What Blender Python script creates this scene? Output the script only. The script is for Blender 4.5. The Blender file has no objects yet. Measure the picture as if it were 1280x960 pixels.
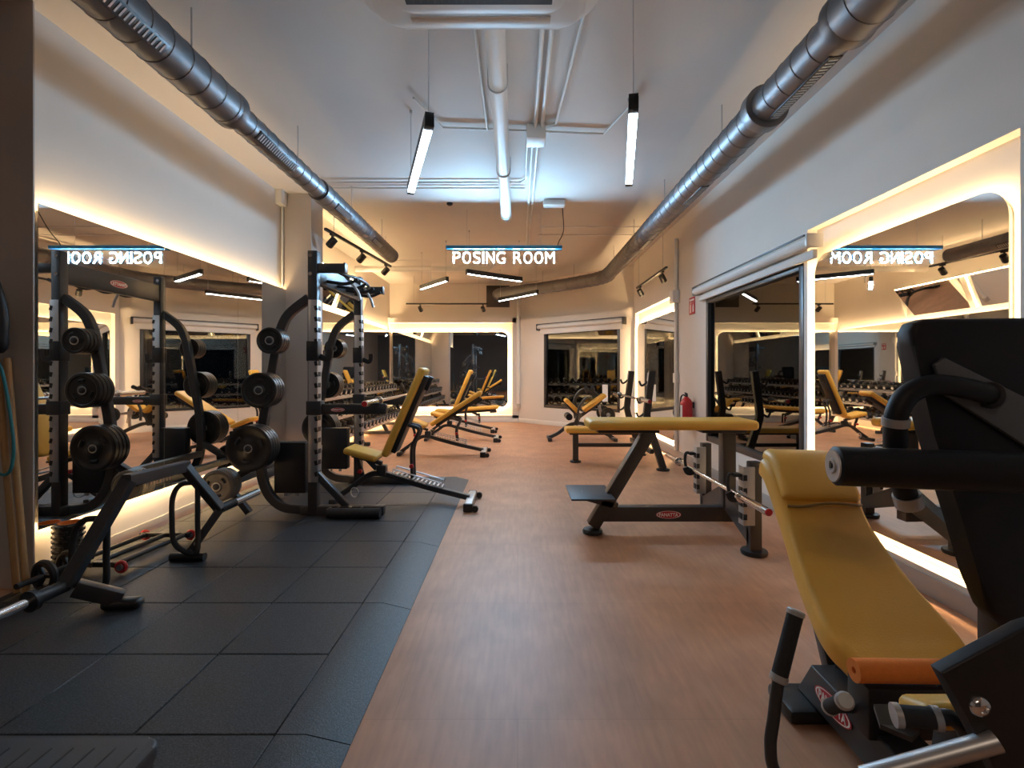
import bpy, bmesh, math, random
from mathutils import Vector, Matrix
random.seed(4)
S = bpy.context.scene
COL = S.collection
PI = math.pi
# ---------------------------------------------------------------- camera, world, exposure
CAM_H = 1.28
F = 627.0
cam = bpy.data.objects.new('camera', bpy.data.cameras.new('camera'))
COL.objects.link(cam)
cam.location = (0, 0, CAM_H)
cam.rotation_euler = (PI / 2, 0, 0)
cam.data.sensor_width = 36
cam.data.lens = F / 1280 * 36
cam.data.shift_x = -7 / 1280
cam.data.shift_y = -17 / 1280
cam.data.clip_start = 0.02
S.camera = cam
w = bpy.data.worlds.new('night')
S.world = w
w.use_nodes = True
w.node_tree.nodes['Background'].inputs[0].default_value = (.10, .15, .3, 1)
w.node_tree.nodes['Background'].inputs[1].default_value = .02
S.view_settings.view_transform = 'Standard'
S.view_settings.look = 'None'
S.view_settings.exposure = 0.6
S.view_settings.gamma = 1.0
S.view_settings.use_curve_mapping = False
S.cycles.use_denoising = True
S.cycles.max_bounces = 14
S.cycles.diffuse_bounces = 6
S.cycles.glossy_bounces = 8
S.cycles.transparent_max_bounces = 12
S.cycles.sample_clamp_indirect = 6
LED_WARM = 76.0
LED_FAR = 235.0
LAMP_COOL = 20.0
LAMP_FAR = 95.0
SIGN_E = 390.0
lt = bpy.data.lights.new('rear_fill_light', 'AREA')  # unseen fill light added behind the camera to brighten surfaces facing it
lt.shape = 'RECTANGLE'
lt.size, lt.size_y = 1.6, .6
lt.energy = 14
lt.color = (1.0, .80, .62)
lo = bpy.data.objects.new('rear_fill_light', lt)
COL.objects.link(lo)
lo.location = (-.3, -1.7, 3.40)


def P(px, py, Y):
    """point at depth Y seen at a measured picture position (1280x960)"""
    return Vector(((px - 647) / F * Y, Y, CAM_H - (py - 463) / F * Y))


# ---------------------------------------------------------------- materials
MATS = {}


def mat(name, col, rough=.5, metal=0., noise=0., nscale=20., bump=0., bscale=60., spec=.5, coat=0., stretch=None):
    m = bpy.data.materials.new(name)
    m.use_nodes = True
    nt = m.node_tree
    b = nt.nodes['Principled BSDF']
    b.inputs['Base Color'].default_value = (*col, 1)
    b.inputs['Roughness'].default_value = rough
    b.inputs['Metallic'].default_value = metal
    b.inputs['Specular IOR Level'].default_value = spec
    b.inputs['Coat Weight'].default_value = coat
    tc = nt.nodes.new('ShaderNodeTexCoord')
    mp = nt.nodes.new('ShaderNodeMapping')
    nt.links.new(tc.outputs['Object'], mp.inputs[0])
    if stretch:
        mp.inputs['Scale'].default_value = stretch
    if noise:
        n = nt.nodes.new('ShaderNodeTexNoise')
        n.inputs['Scale'].default_value = nscale
        n.inputs['Detail'].default_value = 5
        nt.links.new(mp.outputs[0], n.inputs['Vector'])
        mx = nt.nodes.new('ShaderNodeMix')
        mx.data_type = 'RGBA'
        mx.inputs['A'].default_value = (*[max(0, c * (1 - noise)) for c in col], 1)
        mx.inputs['B'].default_value = (*[min(1, c * (1 + noise)) for c in col], 1)
        nt.links.new(n.outputs['Fac'], mx.inputs['Factor'])
        nt.links.new(mx.outputs['Result'], b.inputs['Base Color'])
    if bump:
        n2 = nt.nodes.new('ShaderNodeTexNoise')
        n2.inputs['Scale'].default_value = bscale
        n2.inputs['Detail'].default_value = 4
        nt.links.new(mp.outputs[0], n2.inputs['Vector'])
        bp = nt.nodes.new('ShaderNodeBump')
        bp.inputs['Strength'].default_value = bump
        bp.inputs['Distance'].default_value = .01
        nt.links.new(n2.outputs['Fac'], bp.inputs['Height'])
        nt.links.new(bp.outputs[0], b.inputs['Normal'])
    MATS[name] = m
    return m


def emis(name, col, strength, back=None):
    m = bpy.data.materials.new(name)
    m.use_nodes = True
    nt = m.node_tree
    nt.nodes.clear()
    e = nt.nodes.new('ShaderNodeEmission')
    e.inputs[0].default_value = (*col, 1)
    e.inputs[1].default_value = strength
    o = nt.nodes.new('ShaderNodeOutputMaterial')
    nt.links.new(e.outputs[0], o.inputs[0])
    MATS[name] = m
    return m


WALL = mat('wall_paint', (.74, .69, .63), .75, noise=.03, nscale=3, bump=.05, bscale=90)
CEIL = mat('ceiling_paint', (.70, .66, .62), .8, noise=.04, nscale=2, bump=.05, bscale=60)
PIER = mat('grey_taupe_paint', (.50, .45, .41), .7, noise=.04, nscale=3)
DARKW = mat('dark_brown_paint', (.16, .14, .125), .7, noise=.04, nscale=3)
WHITE = mat('white_paint', (.80, .78, .74), .45, noise=.02, nscale=8)
SKIRT = mat('skirting_paint', (.40, .385, .37), .45, noise=.04, nscale=10)
FRAME = mat('charcoal_powder_coat', (.050, .050, .053), .38, metal=.35, noise=.12, nscale=60, bump=.04, bscale=400)
GREYMET = mat('grey_powder_coat', (.13, .14, .155), .45, metal=.2, noise=.1, nscale=60)
FRAME2 = mat('dark_bronze_powder_coat', (.060, .050, .045), .42, metal=.25, noise=.12, nscale=60, bump=.04, bscale=400)
BLACK = mat('black_plastic', (.014, .014, .016), .45, noise=.2, nscale=40)
BLACKPAD = mat('black_vinyl', (.006, .0065, .009), .5, spec=.35, noise=.2, nscale=25, bump=.06, bscale=300)
RUBBER = mat('black_rubber', (.014, .014, .015), .34, noise=.25, nscale=50, bump=.05, bscale=200)
FOAM = mat('black_foam_grip', (.02, .02, .022), .75, noise=.3, nscale=120, bump=.2, bscale=500)
CHROME = mat('polished_chrome', (.72, .72, .73), .16, metal=1, noise=.03, nscale=30)
STEEL = mat('brushed_steel', (.55, .55, .56), .38, metal=.85, noise=.08, nscale=40)
SATIN = mat('satin_aluminium', (.48, .47, .46), .4, metal=.5, noise=.06, nscale=60)
YELLOW = mat('mustard_vinyl', (.80, .44, .065), .42, noise=.10, nscale=5, bump=.10, bscale=180, coat=.1)
YELLOWDK = mat('mustard_piping', (.25, .14, .025), .5, noise=.1, nscale=30)
RED = mat('red_enamel', (.55, .02, .025), .35, noise=.05, nscale=20)
LOGO_RED = mat('logo_red', (.50, .015, .03), .4, noise=.03, nscale=20)
LOGO_WHITE = mat('logo_white', (.85, .83, .8), .5, noise=.02, nscale=20)
ORANGE = mat('orange_foam', (.88, .25, .04), .8, noise=.10, nscale=60, bump=.2, bscale=300)
WOOD = mat('blond_wood_pole', (.46, .27, .11), .5, noise=.25, nscale=12, stretch=(8, 8, .7))
TEAL = mat('teal_rubber_band', (.02, .22, .26), .6, noise=.15, nscale=40)
PLATEM = mat('black_plate_iron', (.028, .027, .026), .30, metal=.2, noise=.25, nscale=50, bump=.05, bscale=200)
GREYPLATE = mat('worn_grey_iron', (.17, .15, .13), .5, metal=.3, noise=.25, nscale=25)
PAPER = mat('white_paper', (.82, .82, .80), .8, noise=.02, nscale=20)
STEP = mat('step_plastic', (.035, .038, .045), .5, noise=.15, nscale=40, bump=.1, bscale=300)
GALV = mat('galvanised_spiral_duct', (.20, .20, .21), .44, metal=.9, noise=.12, nscale=6, bump=.04, bscale=8)
BLIND = mat('blind_fabric', (.72, .70, .67), .8, noise=.03, nscale=30)
MIRROR = mat('mirror_silver', (.80, .80, .775), .012, metal=1, noise=.004, nscale=2)
LEDF = emis('warm_led_far', (1.0, .675, .335), LED_FAR)
LEDM = emis('warm_led', (1.0, .675, .335), LED_WARM)
COOL = emis('cool_diffuser', (.64, .82, 1.0), LAMP_COOL)
COOLFAR = emis('cool_diffuser_far', (.92, .95, 1.0), LAMP_FAR)
SIGNM = emis('sign_letter_light', (.36, .68, 1.0), SIGN_E)
SIGNB = mat('sign_glow_blue', (.02, .16, .28), .4, noise=.05, nscale=20)  # puts the letters' blue glow on the bar into its base colour


def glass_mat():
    m = bpy.data.materials.new('night_window_glass')
    m.use_nodes = True
    nt = m.node_tree
    nt.nodes.clear()
    o = nt.nodes.new('ShaderNodeOutputMaterial')
    mix = nt.nodes.new('ShaderNodeMixShader')
    fr = nt.nodes.new('ShaderNodeFresnel')
    fr.inputs[0].default_value = 2.1
    tr = nt.nodes.new('ShaderNodeBsdfTransparent')
    tr.inputs[0].default_value = (.35, .40, .40, 1)
    gl = nt.nodes.new('ShaderNodeBsdfGlossy')
    gl.inputs['Roughness'].default_value = .01
    gl.inputs['Color'].default_value = (.92, .96, .95, 1)
    nt.links.new(fr.outputs[0], mix.inputs[0])
    nt.links.new(tr.outputs[0], mix.inputs[1])
    nt.links.new(gl.outputs[0], mix.inputs[2])
    nt.links.new(mix.outputs[0], o.inputs[0])
    return m


GLASS = glass_mat()


def floor_mat():
    m = bpy.data.materials.new('rust_brown_vinyl_planks')
    m.use_nodes = True
    nt = m.node_tree
    b = nt.nodes['Principled BSDF']
    tc = nt.nodes.new('ShaderNodeTexCoord')
    mp = nt.nodes.new('ShaderNodeMapping')
    mp.inputs['Scale'].default_value = (1, .12, 1)
    nt.links.new(tc.outputs['Object'], mp.inputs[0])
    n = nt.nodes.new('ShaderNodeTexNoise')
    n.inputs['Scale'].default_value = 38
    n.inputs['Detail'].default_value = 7
    nt.links.new(mp.outputs[0], n.inputs['Vector'])
    n2 = nt.nodes.new('ShaderNodeTexNoise')
    n2.inputs['Scale'].default_value = 3.2
    n2.inputs['Detail'].default_value = 5
    nt.links.new(tc.outputs['Object'], n2.inputs['Vector'])
    br = nt.nodes.new('ShaderNodeTexBrick')
    br.inputs['Scale'].default_value = 1
    br.inputs['Brick Width'].default_value = .92
    br.inputs['Row Height'].default_value = .92
    br.inputs['Mortar Size'].default_value = .0012
    br.inputs['Color1'].default_value = (.53, .275, .16, 1)
    br.inputs['Color2'].default_value = (.50, .258, .15, 1)
    br.inputs['Mortar'].default_value = (.42, .21, .12, 1)
    br.offset = .5
    nt.links.new(tc.outputs['Object'], br.inputs['Vector'])
    r1 = nt.nodes.new('ShaderNodeMapRange')
    r1.inputs[1].default_value = .3
    r1.inputs[2].default_value = .7
    r1.inputs[3].default_value = .90
    r1.inputs[4].default_value = 1.08
    nt.links.new(n.outputs['Fac'], r1.inputs[0])
    r2 = nt.nodes.new('ShaderNodeMapRange')
    r2.inputs[1].default_value = .3
    r2.inputs[2].default_value = .7
    r2.inputs[3].default_value = .86
    r2.inputs[4].default_value = 1.10
    nt.links.new(n2.outputs['Fac'], r2.inputs[0])
    mu = nt.nodes.new('ShaderNodeMath')
    mu.operation = 'MULTIPLY'
    nt.links.new(r1.outputs[0], mu.inputs[0])
    nt.links.new(r2.outputs[0], mu.inputs[1])
    vm = nt.nodes.new('ShaderNodeVectorMath')
    vm.operation = 'SCALE'
    nt.links.new(br.outputs['Color'], vm.inputs[0])
    nt.links.new(mu.outputs[0], vm.inputs['Scale'])
    nt.links.new(vm.outputs[0], b.inputs['Base Color'])
    b.inputs['Roughness'].default_value = .46
    bp = nt.nodes.new('ShaderNodeBump')
    bp.inputs['Strength'].default_value = .06
    bp.inputs['Distance'].default_value = .004
    nt.links.new(n.outputs['Fac'], bp.inputs['Height'])
    nt.links.new(bp.outputs[0], b.inputs['Normal'])
    return m


def mat_rubber_tile(name, c0, c1):
    m = bpy.data.materials.new(name)
    m.use_nodes = True
    nt = m.node_tree
    b = nt.nodes['Principled BSDF']
    tc = nt.nodes.new('ShaderNodeTexCoord')
    n = nt.nodes.new('ShaderNodeTexNoise')
    n.inputs['Scale'].default_value = 170
    n.inputs['Detail'].default_value = 3
    nt.links.new(tc.outputs['Object'], n.inputs['Vector'])
    cr = nt.nodes.new('ShaderNodeValToRGB')
    cr.color_ramp.elements[0].position = .42
    cr.color_ramp.elements[0].color = (*c0, 1)
    cr.color_ramp.elements[1].position = .72
    cr.color_ramp.elements[1].color = (*c1, 1)
    nt.links.new(n.outputs['Fac'], cr.inputs[0])
    nt.links.new(cr.outputs[0], b.inputs['Base Color'])
    b.inputs['Roughness'].default_value = .52
    bp = nt.nodes.new('ShaderNodeBump')
    bp.inputs['Strength'].default_value = .5
    bp.inputs['Distance'].default_value = .002
    nt.links.new(n.outputs['Fac'], bp.inputs['Height'])
    nt.links.new(bp.outputs[0], b.inputs['Normal'])
    return m


FLOORM = floor_mat()
TILE = mat_rubber_tile('speckled_rubber_tile', (.013, .014, .017), (.058, .062, .072))


# ---------------------------------------------------------------- geometry helpers
def catmull(pts, n=6):
    pts = [Vector(p) for p in pts]
    if len(pts) < 3:
        return pts
    out = []
    for i in range(len(pts) - 1):
        p0 = pts[i - 1] if i else pts[0] * 2 - pts[1]
        p1, p2 = pts[i], pts[i + 1]
        p3 = pts[i + 2] if i + 2 < len(pts) else pts[-1] * 2 - pts[-2]
        for k in range(n):
            t = k / n
            out.append(.5 * ((2 * p1) + (p2 - p0) * t + (2 * p0 - 5 * p1 + 4 * p2 - p3) * t * t
                             + (3 * p1 - p0 - 3 * p2 + p3) * t ** 3))
    out.append(pts[-1])
    return out


class MB:
    def __init__(self):
        self.bm = bmesh.new()

    def box(self, c, s, rot=None, bev=.004, seg=2):
        r = bmesh.ops.create_cube(self.bm, size=1)
        M = Matrix.Translation(Vector(c))
        if rot is not None:
            M = M @ rot.to_4x4()
        M = M @ Matrix.Diagonal((*s, 1))
        bmesh.ops.transform(self.bm, matrix=M, verts=r['verts'])
        if bev:
            ed = list({e for v in r['verts'] for e in v.link_edges})
            bmesh.ops.bevel(self.bm, geom=ed, offset=min(bev, min(s) * .45), segments=seg, affect='EDGES', profile=.5)
        return self

    def b2(self, x0, x1, y0, y1, z0, z1, bev=0., seg=2):
        return self.box(((x0 + x1) / 2, (y0 + y1) / 2, (z0 + z1) / 2), (abs(x1 - x0), abs(y1 - y0), abs(z1 - z0)), None, bev, seg)

    def bar(self, p, q, w, h, up=(0, 0, 1), bev=.004):
        """rectangular bar from p to q, w across, h along 'up'"""
        p, q = Vector(p), Vector(q)
        d = q - p
        L = d.length
        d.normalize()
        up = Vector(up)
        s = d.cross(up)
        if s.length < 1e-4:
            s = d.cross(Vector((1, 0, 0)))
        s.normalize()
        u = s.cross(d)
        R = Matrix((s, d, u)).transposed()
        return self.box((p + q) / 2, (w, L, h), R, bev)

    def sweep(self, pts, prof, up=(0, 0, 1), cap=True, scales=None):
        pts = [Vector(p) for p in pts]
        rings = []
        up = Vector(up)
        prev_s = None
        for i, p in enumerate(pts):
            d = (pts[min(i + 1, len(pts) - 1)] - pts[max(i - 1, 0)]).normalized()
            if prev_s is None:
                s = d.cross(up)
                if s.length < 1e-3:
                    s = d.cross(Vector((1, 0, 0)))
                    if s.length < 1e-3:
                        s = d.cross(Vector((0, 1, 0)))
            else:
                s = prev_s - d * prev_s.dot(d)
            s.normalize()
            prev_s = s
            u = s.cross(d)
            k = scales[i] if scales else 1
            rings.append([self.bm.verts.new(p + s * a * k + u * b * k) for a, b in prof])
        n = len(prof)
        for i in range(len(rings) - 1):
            for j in range(n):
                self.bm.faces.new((rings[i][j], rings[i][(j + 1) % n], rings[i + 1][(j + 1) % n], rings[i + 1][j]))
        if cap:
            self.bm.faces.new(rings[0][::-1])
            self.bm.faces.new(rings[-1])
        return self

    def tube(self, pts, r, n=14, smooth=6, up=(0, 0, 1)):
        prof = [(r * math.cos(2 * PI * k / n), r * math.sin(2 * PI * k / n)) for k in range(n)]
        return self.sweep(catmull(pts, smooth) if smooth else pts, prof, up)

    def rect(self, pts, w, h, smooth=6, up=(0, 0, 1), b=.006):
        x, y = w / 2, h / 2
        prof = [(x - b, -y), (x, -y + b), (x, y - b), (x - b, y), (-x + b, y), (-x, y - b), (-x, -y + b), (-x + b, -y)]
        return self.sweep(catmull(pts, smooth) if smooth else pts, prof, up)

    def cyl(self, p, q, r, n=20, r2=None):
        p, q = Vector(p), Vector(q)
        d = (q - p).normalized()
        a = d.orthogonal().normalized()
        c = d.cross(a)
        r2 = r if r2 is None else r2
        ra = [self.bm.verts.new(p + (a * math.cos(2 * PI * k / n) + c * math.sin(2 * PI * k / n)) * r) for k in range(n)]
        rb = [self.bm.verts.new(q + (a * math.cos(2 * PI * k / n) + c * math.sin(2 * PI * k / n)) * r2) for k in range(n)]
        for k in range(n):
            self.bm.faces.new((ra[k], ra[(k + 1) % n], rb[(k + 1) % n], rb[k]))
        self.bm.faces.new(ra[::-1])
        self.bm.faces.new(rb)
        return self

    def lathe(self, p, axis, prof, n=28, close=True):
        """prof: list of (dist along axis, radius)"""
        p = Vector(p)
        d = Vector(axis).normalized()
        a = d.orthogonal().normalized()
        c = d.cross(a)
        rings = []
        for t, r in prof:
            if r < 1e-5:
                rings.append([self.bm.verts.new(p + d * t)])
            else:
                rings.append([self.bm.verts.new(p + d * t + (a * math.cos(2 * PI * k / n) + c * math.sin(2 * PI * k / n)) * r) for k in range(n)])
        for A, B in zip(rings[:-1], rings[1:]):
            for k in range(n):
                k2 = (k + 1) % n
                if len(A) == 1 and len(B) == 1:
                    continue
                if len(A) == 1:
                    self.bm.faces.new((A[0], B[k2], B[k]))
                elif len(B) == 1:
                    self.bm.faces.new((A[k], A[k2], B[0]))
                else:
                    self.bm.faces.new((A[k], A[k2], B[k2], B[k]))
        if close:
            if len(rings[0]) > 1:
                self.bm.faces.new(rings[0][::-1])
            if len(rings[-1]) > 1:
                self.bm.faces.new(rings[-1])
        return self

    def prism(self, poly, ext, bev=0.):
        ext = Vector(ext)
        a = [self.bm.verts.new(Vector(p)) for p in poly]
        b = [self.bm.verts.new(Vector(p) + ext) for p in poly]
        n = len(poly)
        fs = [self.bm.faces.new(a), self.bm.faces.new(b[::-1])]
        for i in range(n):
            fs.append(self.bm.faces.new((a[i], b[i], b[(i + 1) % n], a[(i + 1) % n])))
        if bev:
            ed = list({e for f in fs[:2] for e in f.edges})
            bmesh.ops.bevel(self.bm, geom=ed, offset=bev, segments=3, affect='EDGES', profile=.5)
        return self

    def torus(self, c, axis, R, r, n=28, m=10, a0=0., a1=2 * PI):
        d = Vector(axis).normalized()
        a = d.orthogonal().normalized()
        b = d.cross(a)
        full = abs(a1 - a0 - 2 * PI) < 1e-4
        k = n if full else n + 1
        rings = []
        for i in range(k):
            t = a0 + (a1 - a0) * i / n
            o = a * math.cos(t) + b * math.sin(t)
            rings.append([self.bm.verts.new(Vector(c) + o * (R + r * math.cos(2 * PI * j / m)) + d * r * math.sin(2 * PI * j / m)) for j in range(m)])
        for i in range(n):
            A, B = rings[i], rings[(i + 1) % k]
            for j in range(m):
                self.bm.faces.new((A[j], A[(j + 1) % m], B[(j + 1) % m], B[j]))
        return self

    def build(self, name, m, parent=None, angle=38):
        bmesh.ops.recalc_face_normals(self.bm, faces=self.bm.faces)
        me = bpy.data.meshes.new(name)
        self.bm.to_mesh(me)
        self.bm.free()
        for p in me.polygons:
            p.use_smooth = True
        me.set_sharp_from_angle(angle=math.radians(angle))
        me.materials.append(m)
        o = bpy.data.objects.new(name, me)
        COL.objects.link(o)
        if parent:
            adopt(o, parent)
        return o


def root_loc(o):
    l = Vector((0, 0, 0))
    while o is not None:
        if o.type == 'EMPTY':
            l += o.location
        o = o.parent
    return l


def adopt(o, parent):
    """parent o, whose mesh is in world coordinates, under a thing or a part"""
    o.parent = parent
    if parent.type == 'EMPTY':
        o.matrix_parent_inverse = Matrix.Translation(-parent.location)


def tag(o, label=None, cat=None, group=None, kind=None):
    if label:
        o['label'] = label
    if cat:
        o['category'] = cat
    if group:
        o['group'] = group
    if kind:
        o['kind'] = kind
    return o


def thing(name, loc, label, cat, group=None):
    o = bpy.data.objects.new(name, None)
    o.empty_display_size = .1
    COL.objects.link(o)
    o.location = loc
    return tag(o, label, cat, group)


def struct(o):
    o['kind'] = 'structure'
    return o


def copy_tree(o, parent=None):
    c = o.copy()
    COL.objects.link(c)
    if parent:
        c.parent = parent
    for ch in [x for x in o.children]:
        copy_tree(ch, c)
    return c


def text_mesh(txt, size, depth, offset=0.0, spacing=1.0):
    cu = bpy.data.curves.new('t', 'FONT')
    cu.body = txt
    cu.size = size
    cu.extrude = depth
    cu.offset = offset
    cu.space_character = spacing
    cu.align_x = 'CENTER'
    cu.align_y = 'CENTER'
    cu.resolution_u = 6
    o = bpy.data.objects.new('t', cu)
    COL.objects.link(o)
    dg = bpy.context.evaluated_depsgraph_get()
    me = bpy.data.meshes.new_from_object(o.evaluated_get(dg))
    bpy.data.objects.remove(o)
    return me


def text_obj(name, txt, size, depth, m, M, parent, offset=0., spacing=1., width=None):
    me = text_mesh(txt, size, depth, offset, spacing)
    xs = [v.co.x for v in me.vertices]
    ys = [v.co.y for v in me.vertices]
    cx, cy = (max(xs) + min(xs)) / 2, (max(ys) + min(ys)) / 2
    k = width / (max(xs) - min(xs)) if width else 1
    me.transform(Matrix.Diagonal((k, 1, 1, 1)) @ Matrix.Translation((-cx, -cy, 0)))
    me.transform(M)
    me.materials.clear()
    me.materials.append(m)
    o = bpy.data.objects.new(name, me)
    COL.objects.link(o)
    adopt(o, parent)
    return o


def logo(parent, M, w, h):
    """red oval badge with white border and lettering; M maps badge plane (x right, y up, z out)"""
    b = MB()
    n = 32
    b.prism([M @ Vector((w / 2 * math.cos(2 * PI * k / n), h / 2 * math.sin(2 * PI * k / n), 0)) for k in range(n)], (M.to_3x3() @ Vector((0, 0, .002))))
    bd = b.build('badge', LOGO_RED, parent)
    bd['label'] = 'red oval badge with white lettering'
    t = text_obj('badge_lettering', 'PANATTA', h * .62, .0008, LOGO_WHITE, M @ Matrix.Translation((0, 0, .0028)), parent, offset=h * .012, width=w * .74)
    r = MB()
    for k in range(n):
        a0, a1 = 2 * PI * k / n, 2 * PI * (k + 1) / n
        q = []
        for a, s in ((a0, .47), (a1, .47), (a1, .43), (a0, .43)):
            q.append(M @ Vector((w * s * math.cos(a), h * s * math.sin(a), .0022)))
        r.bm.faces.new([r.bm.verts.new(v) for v in q])
    ro = r.build('badge_border', LOGO_WHITE, parent)
    return bd


def plane_M(o, x, y):
    x = Vector(x).normalized()
    y = Vector(y).normalized()
    z = x.cross(y)
    M = Matrix((x, y, z)).transposed().to_4x4()
    M.translation = Vector(o)
    return M


# ---------------------------------------------------------------- room shell
CZ = 3.45
XL, XR = -2.90, 2.34
ND = .08
YB = 12.40
fl = MB().b2(-4.2, 3.2, -6.2, 13.2, -.12, 0)
struct(fl.build('floor', FLOORM))
struct(MB().b2(-4.2, 3.2, -6.2, 13.2, CZ, CZ + .12).build('ceiling', CEIL))
# near left: the wall steps out so its end faces the camera
b = MB()
b.b2(XL - 1.3, XL, 2.952, 6.15, 0, CZ)
struct(b.build('wall_left', WALL))
b = MB()
b.b2(-4.2, -2.842, 2.942, 2.952, 0, CZ)
struct(b.build('wall_left_return', PIER))
struct(MB().b2(-4.2, -4.1, -6.1, 2.92, 0, CZ).build('wall_left_near', WALL))
struct(MB().b2(-4.2, 2.9, -6.1, -6.0, 0, CZ).build('wall_rear', DARKW))
struct(MB().b2(-3.3, -2.53, 6.15, 6.52, 0, CZ, .006).build('wall_pier', PIER))
struct(MB().b2(-3.5, -3.2, 6.5, YB + .2, 0, CZ).build('wall_left_far', WALL))
# right wall with two lit niches and the big window
b = MB()
x0, x1 = XR, XR + .28
b.b2(x0, x1, -6.1, 2.335, 0, CZ)
b.b2(x0, x1, 2.335, 4.05, 0, .145)
b.b2(x0, x1, 2.335, 4.05, 2.41, CZ)
b.b2(XR + ND, x1, 2.335, 4.05, .145, 2.41)
b.b2(x0, x1, 4.05, 4.10, 0, CZ)
b.b2(x0, x1, 4.10, 6.22, 0, .41)
b.b2(x0, x1, 4.10, 6.22, 2.17, CZ)
b.b2(x0, x1, 6.22, 7.41, 0, CZ)
b.b2(x0, x1, 7.41, 9.98, 0, .145)
b.b2(x0, x1, 7.41, 9.98, 2.41, CZ)
b.b2(XR + ND, x1, 7.41, 9.98, .145, 2.41)
b.b2(x0, x1, 9.98, 10.08, 0, CZ)
b.b2(XR + .12, x1, 10.05, 10.3, 0, CZ)
struct(b.build('wall_right', WALL))
# slanted back right wall, local frame: A + u*t, inward normal nn
A = Vector((XR, 10.09, 0))
U = Vector((-1, 1, 0)).normalized()
NN = Vector((-1, -1, 0)).normalized()
RS = Matrix((U, -NN, Vector((0, 0, 1)))).transposed()


def sl(b, t0, t1, d0, d1, z0, z1, bev=0.):
    """box on the slanted wall: t along it, d out of it into the room"""
    c = A + U * (t0 + t1) / 2 + NN * (d0 + d1) / 2
    b.box((c.x, c.y, (z0 + z1) / 2), (abs(t1 - t0), abs(d1 - d0), z1 - z0), RS, bev)


L_S = 3.27
b = MB()
W0, W1, WZ0, WZ1 = .33, 2.43, .41, 2.22
sl(b, -.25, W0, -.25, 0, 0, 2.56)
sl(b, W1, L_S + .1, -.25, 0, 0, 2.56)
sl(b, W0, W1, -.25, 0, 0, WZ0)
sl(b, W0, W1, -.25, 0, WZ1, 2.56)
sl(b, -.25, L_S + .1, -.30, -.15, 2.56, CZ)
sl(b, -.25, L_S + .1, -.25, 0, 2.52, 2.56)
struct(b.build('wall_slanted', WALL))
b = MB()
b.b2(-3.5, .1, YB + .16, YB + .3, 0, CZ)
b.b2(-3.5, .06, YB, YB + .2, 0, .17)
b.b2(-3.5, .06, YB, YB + .2, 2.46, 2.58)
b.b2(-.13, .06, YB, YB + .2, 0, 2.58)
b.b2(-3.5, .2, YB + .15, YB + .3, 2.58, CZ)
struct(b.build('wall_back', WALL))
# skirting
struct(MB().b2(XL, XL + .012, 2.96, 6.15, 0, .10, .003).build('baseboard_left', SKIRT))
struct(MB().b2(XR - .012, XR, -2.8, 10.05, 0, .115, .003).build('baseboard_right', SKIRT))
struct(MB().b2(-3.18, .02, YB - .012, YB, 0, .10, .003).build('baseboard_back', WHITE))
b = MB()
sl(b, .02, L_S, 0, .012, 0, .10, .003)
struct(b.build('baseboard_slanted', WHITE))
struct(MB().b2(-2.53, -2.515, 6.16, 6.51, 0, .10, .003).build('baseboard_pier', SKIRT))


# ---------------------------------------------------------------- windows and blinds
def window_right():
    r = thing('window_1', (XR + .05, 5.16, .41), None, None)
    struct(r)
    b = MB()
    y0, y1, z0, z1, t = 4.10, 6.22, .41, 2.17, .065
    for (a, c, d, e) in ((y0, y0 + t, z0, z1), (y1 - t, y1, z0, z1), (y0 + t, y1 - t, z0, z0 + t), (y0 + t, y1 - t, z1 - t, z1)):
        b.b2(XR - .005, XR + .06, a, c, d, e, .003)
    b.build('window_frame', FRAME, r)
    MB().b2(XR + .035, XR + .041, y0 + t, y1 - t, z0 + t, z1 - t).build('pane', GLASS, r)


window_right()
r = thing('window_2', (1.36, 11.1, .41), None, None)
struct(r)
b = MB()
t = .06
sl(b, W0, W0 + t, -.05, .01, WZ0, WZ1, .003)
sl(b, W1 - t, W1, -.05, .01, WZ0, WZ1, .003)
sl(b, W0 + t, W1 - t, -.05, .01, WZ0, WZ0 + t, .003)
sl(b, W0 + t, W1 - t, -.05, .01, WZ1 - t, WZ1, .003)
b.build('window_frame', FRAME, r)
b = MB()
sl(b, W0 + t, W1 - t, -.045, -.039, WZ0 + t, WZ1 - t)
b.build('pane', GLASS, r)

r = thing('roller_blind', (XR - .07, 5.1, 2.29), 'white roller blind rolled up above the wide right hand window', 'blind', 'rolled up blinds')
MB().cyl((XR - .085, 3.86, 2.275), (XR - .085, 6.34, 2.275), .046, 24).build('roll', BLIND, r)
MB().b2(XR - .135, XR, 3.825, 3.862, 2.222, 2.332, .015).build('bracket', SATIN, r)
MB().b2(XR - .135, XR, 6.335, 6.36, 2.222, 2.332, .015).build('bracket', SATIN, r)
MB().b2(XR - .055, XR - .018, 3.88, 6.32, 2.15, 2.22, .006).build('bottom_bar', BLIND, r)
MB().b2(XR - .14, XR - .125, 3.86, 6.34, 2.312, 2.327, .003).build('top_rail', FRAME, r)
r = thing('roller_blind', (1.32, 11.0, 2.25), 'white roller blind rolled up above the slanted back window', 'blind', 'rolled up blinds')
b = MB()
p0, p1 = A + U * (W0 - .12) + NN * .07, A + U * (W1 + .12) + NN * .07
b.cyl((p0.x, p0.y, 2.30), (p1.x, p1.y, 2.30), .05, 20)
b.build('roll', BLIND, r)
b = MB()
sl(b, W0 - .08, W1 + .08, .03, .045, 2.13, 2.27, .003)
b.build('bottom_bar', BLIND, r)
b = MB()
sl(b, W0 - .16, W0 - .12, 0, .12, 2.22, 2.37, .006)
sl(b, W1 + .12, W1 + .15, 0, .12, 2.22, 2.37, .006)
sl(b, W0 - .14, W1 + .14, .1, .12, 2.35, 2.37, .003)
b.build('bracket', FRAME, r)
b = MB()
p = A + U * 1.02 + NN * .015
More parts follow.
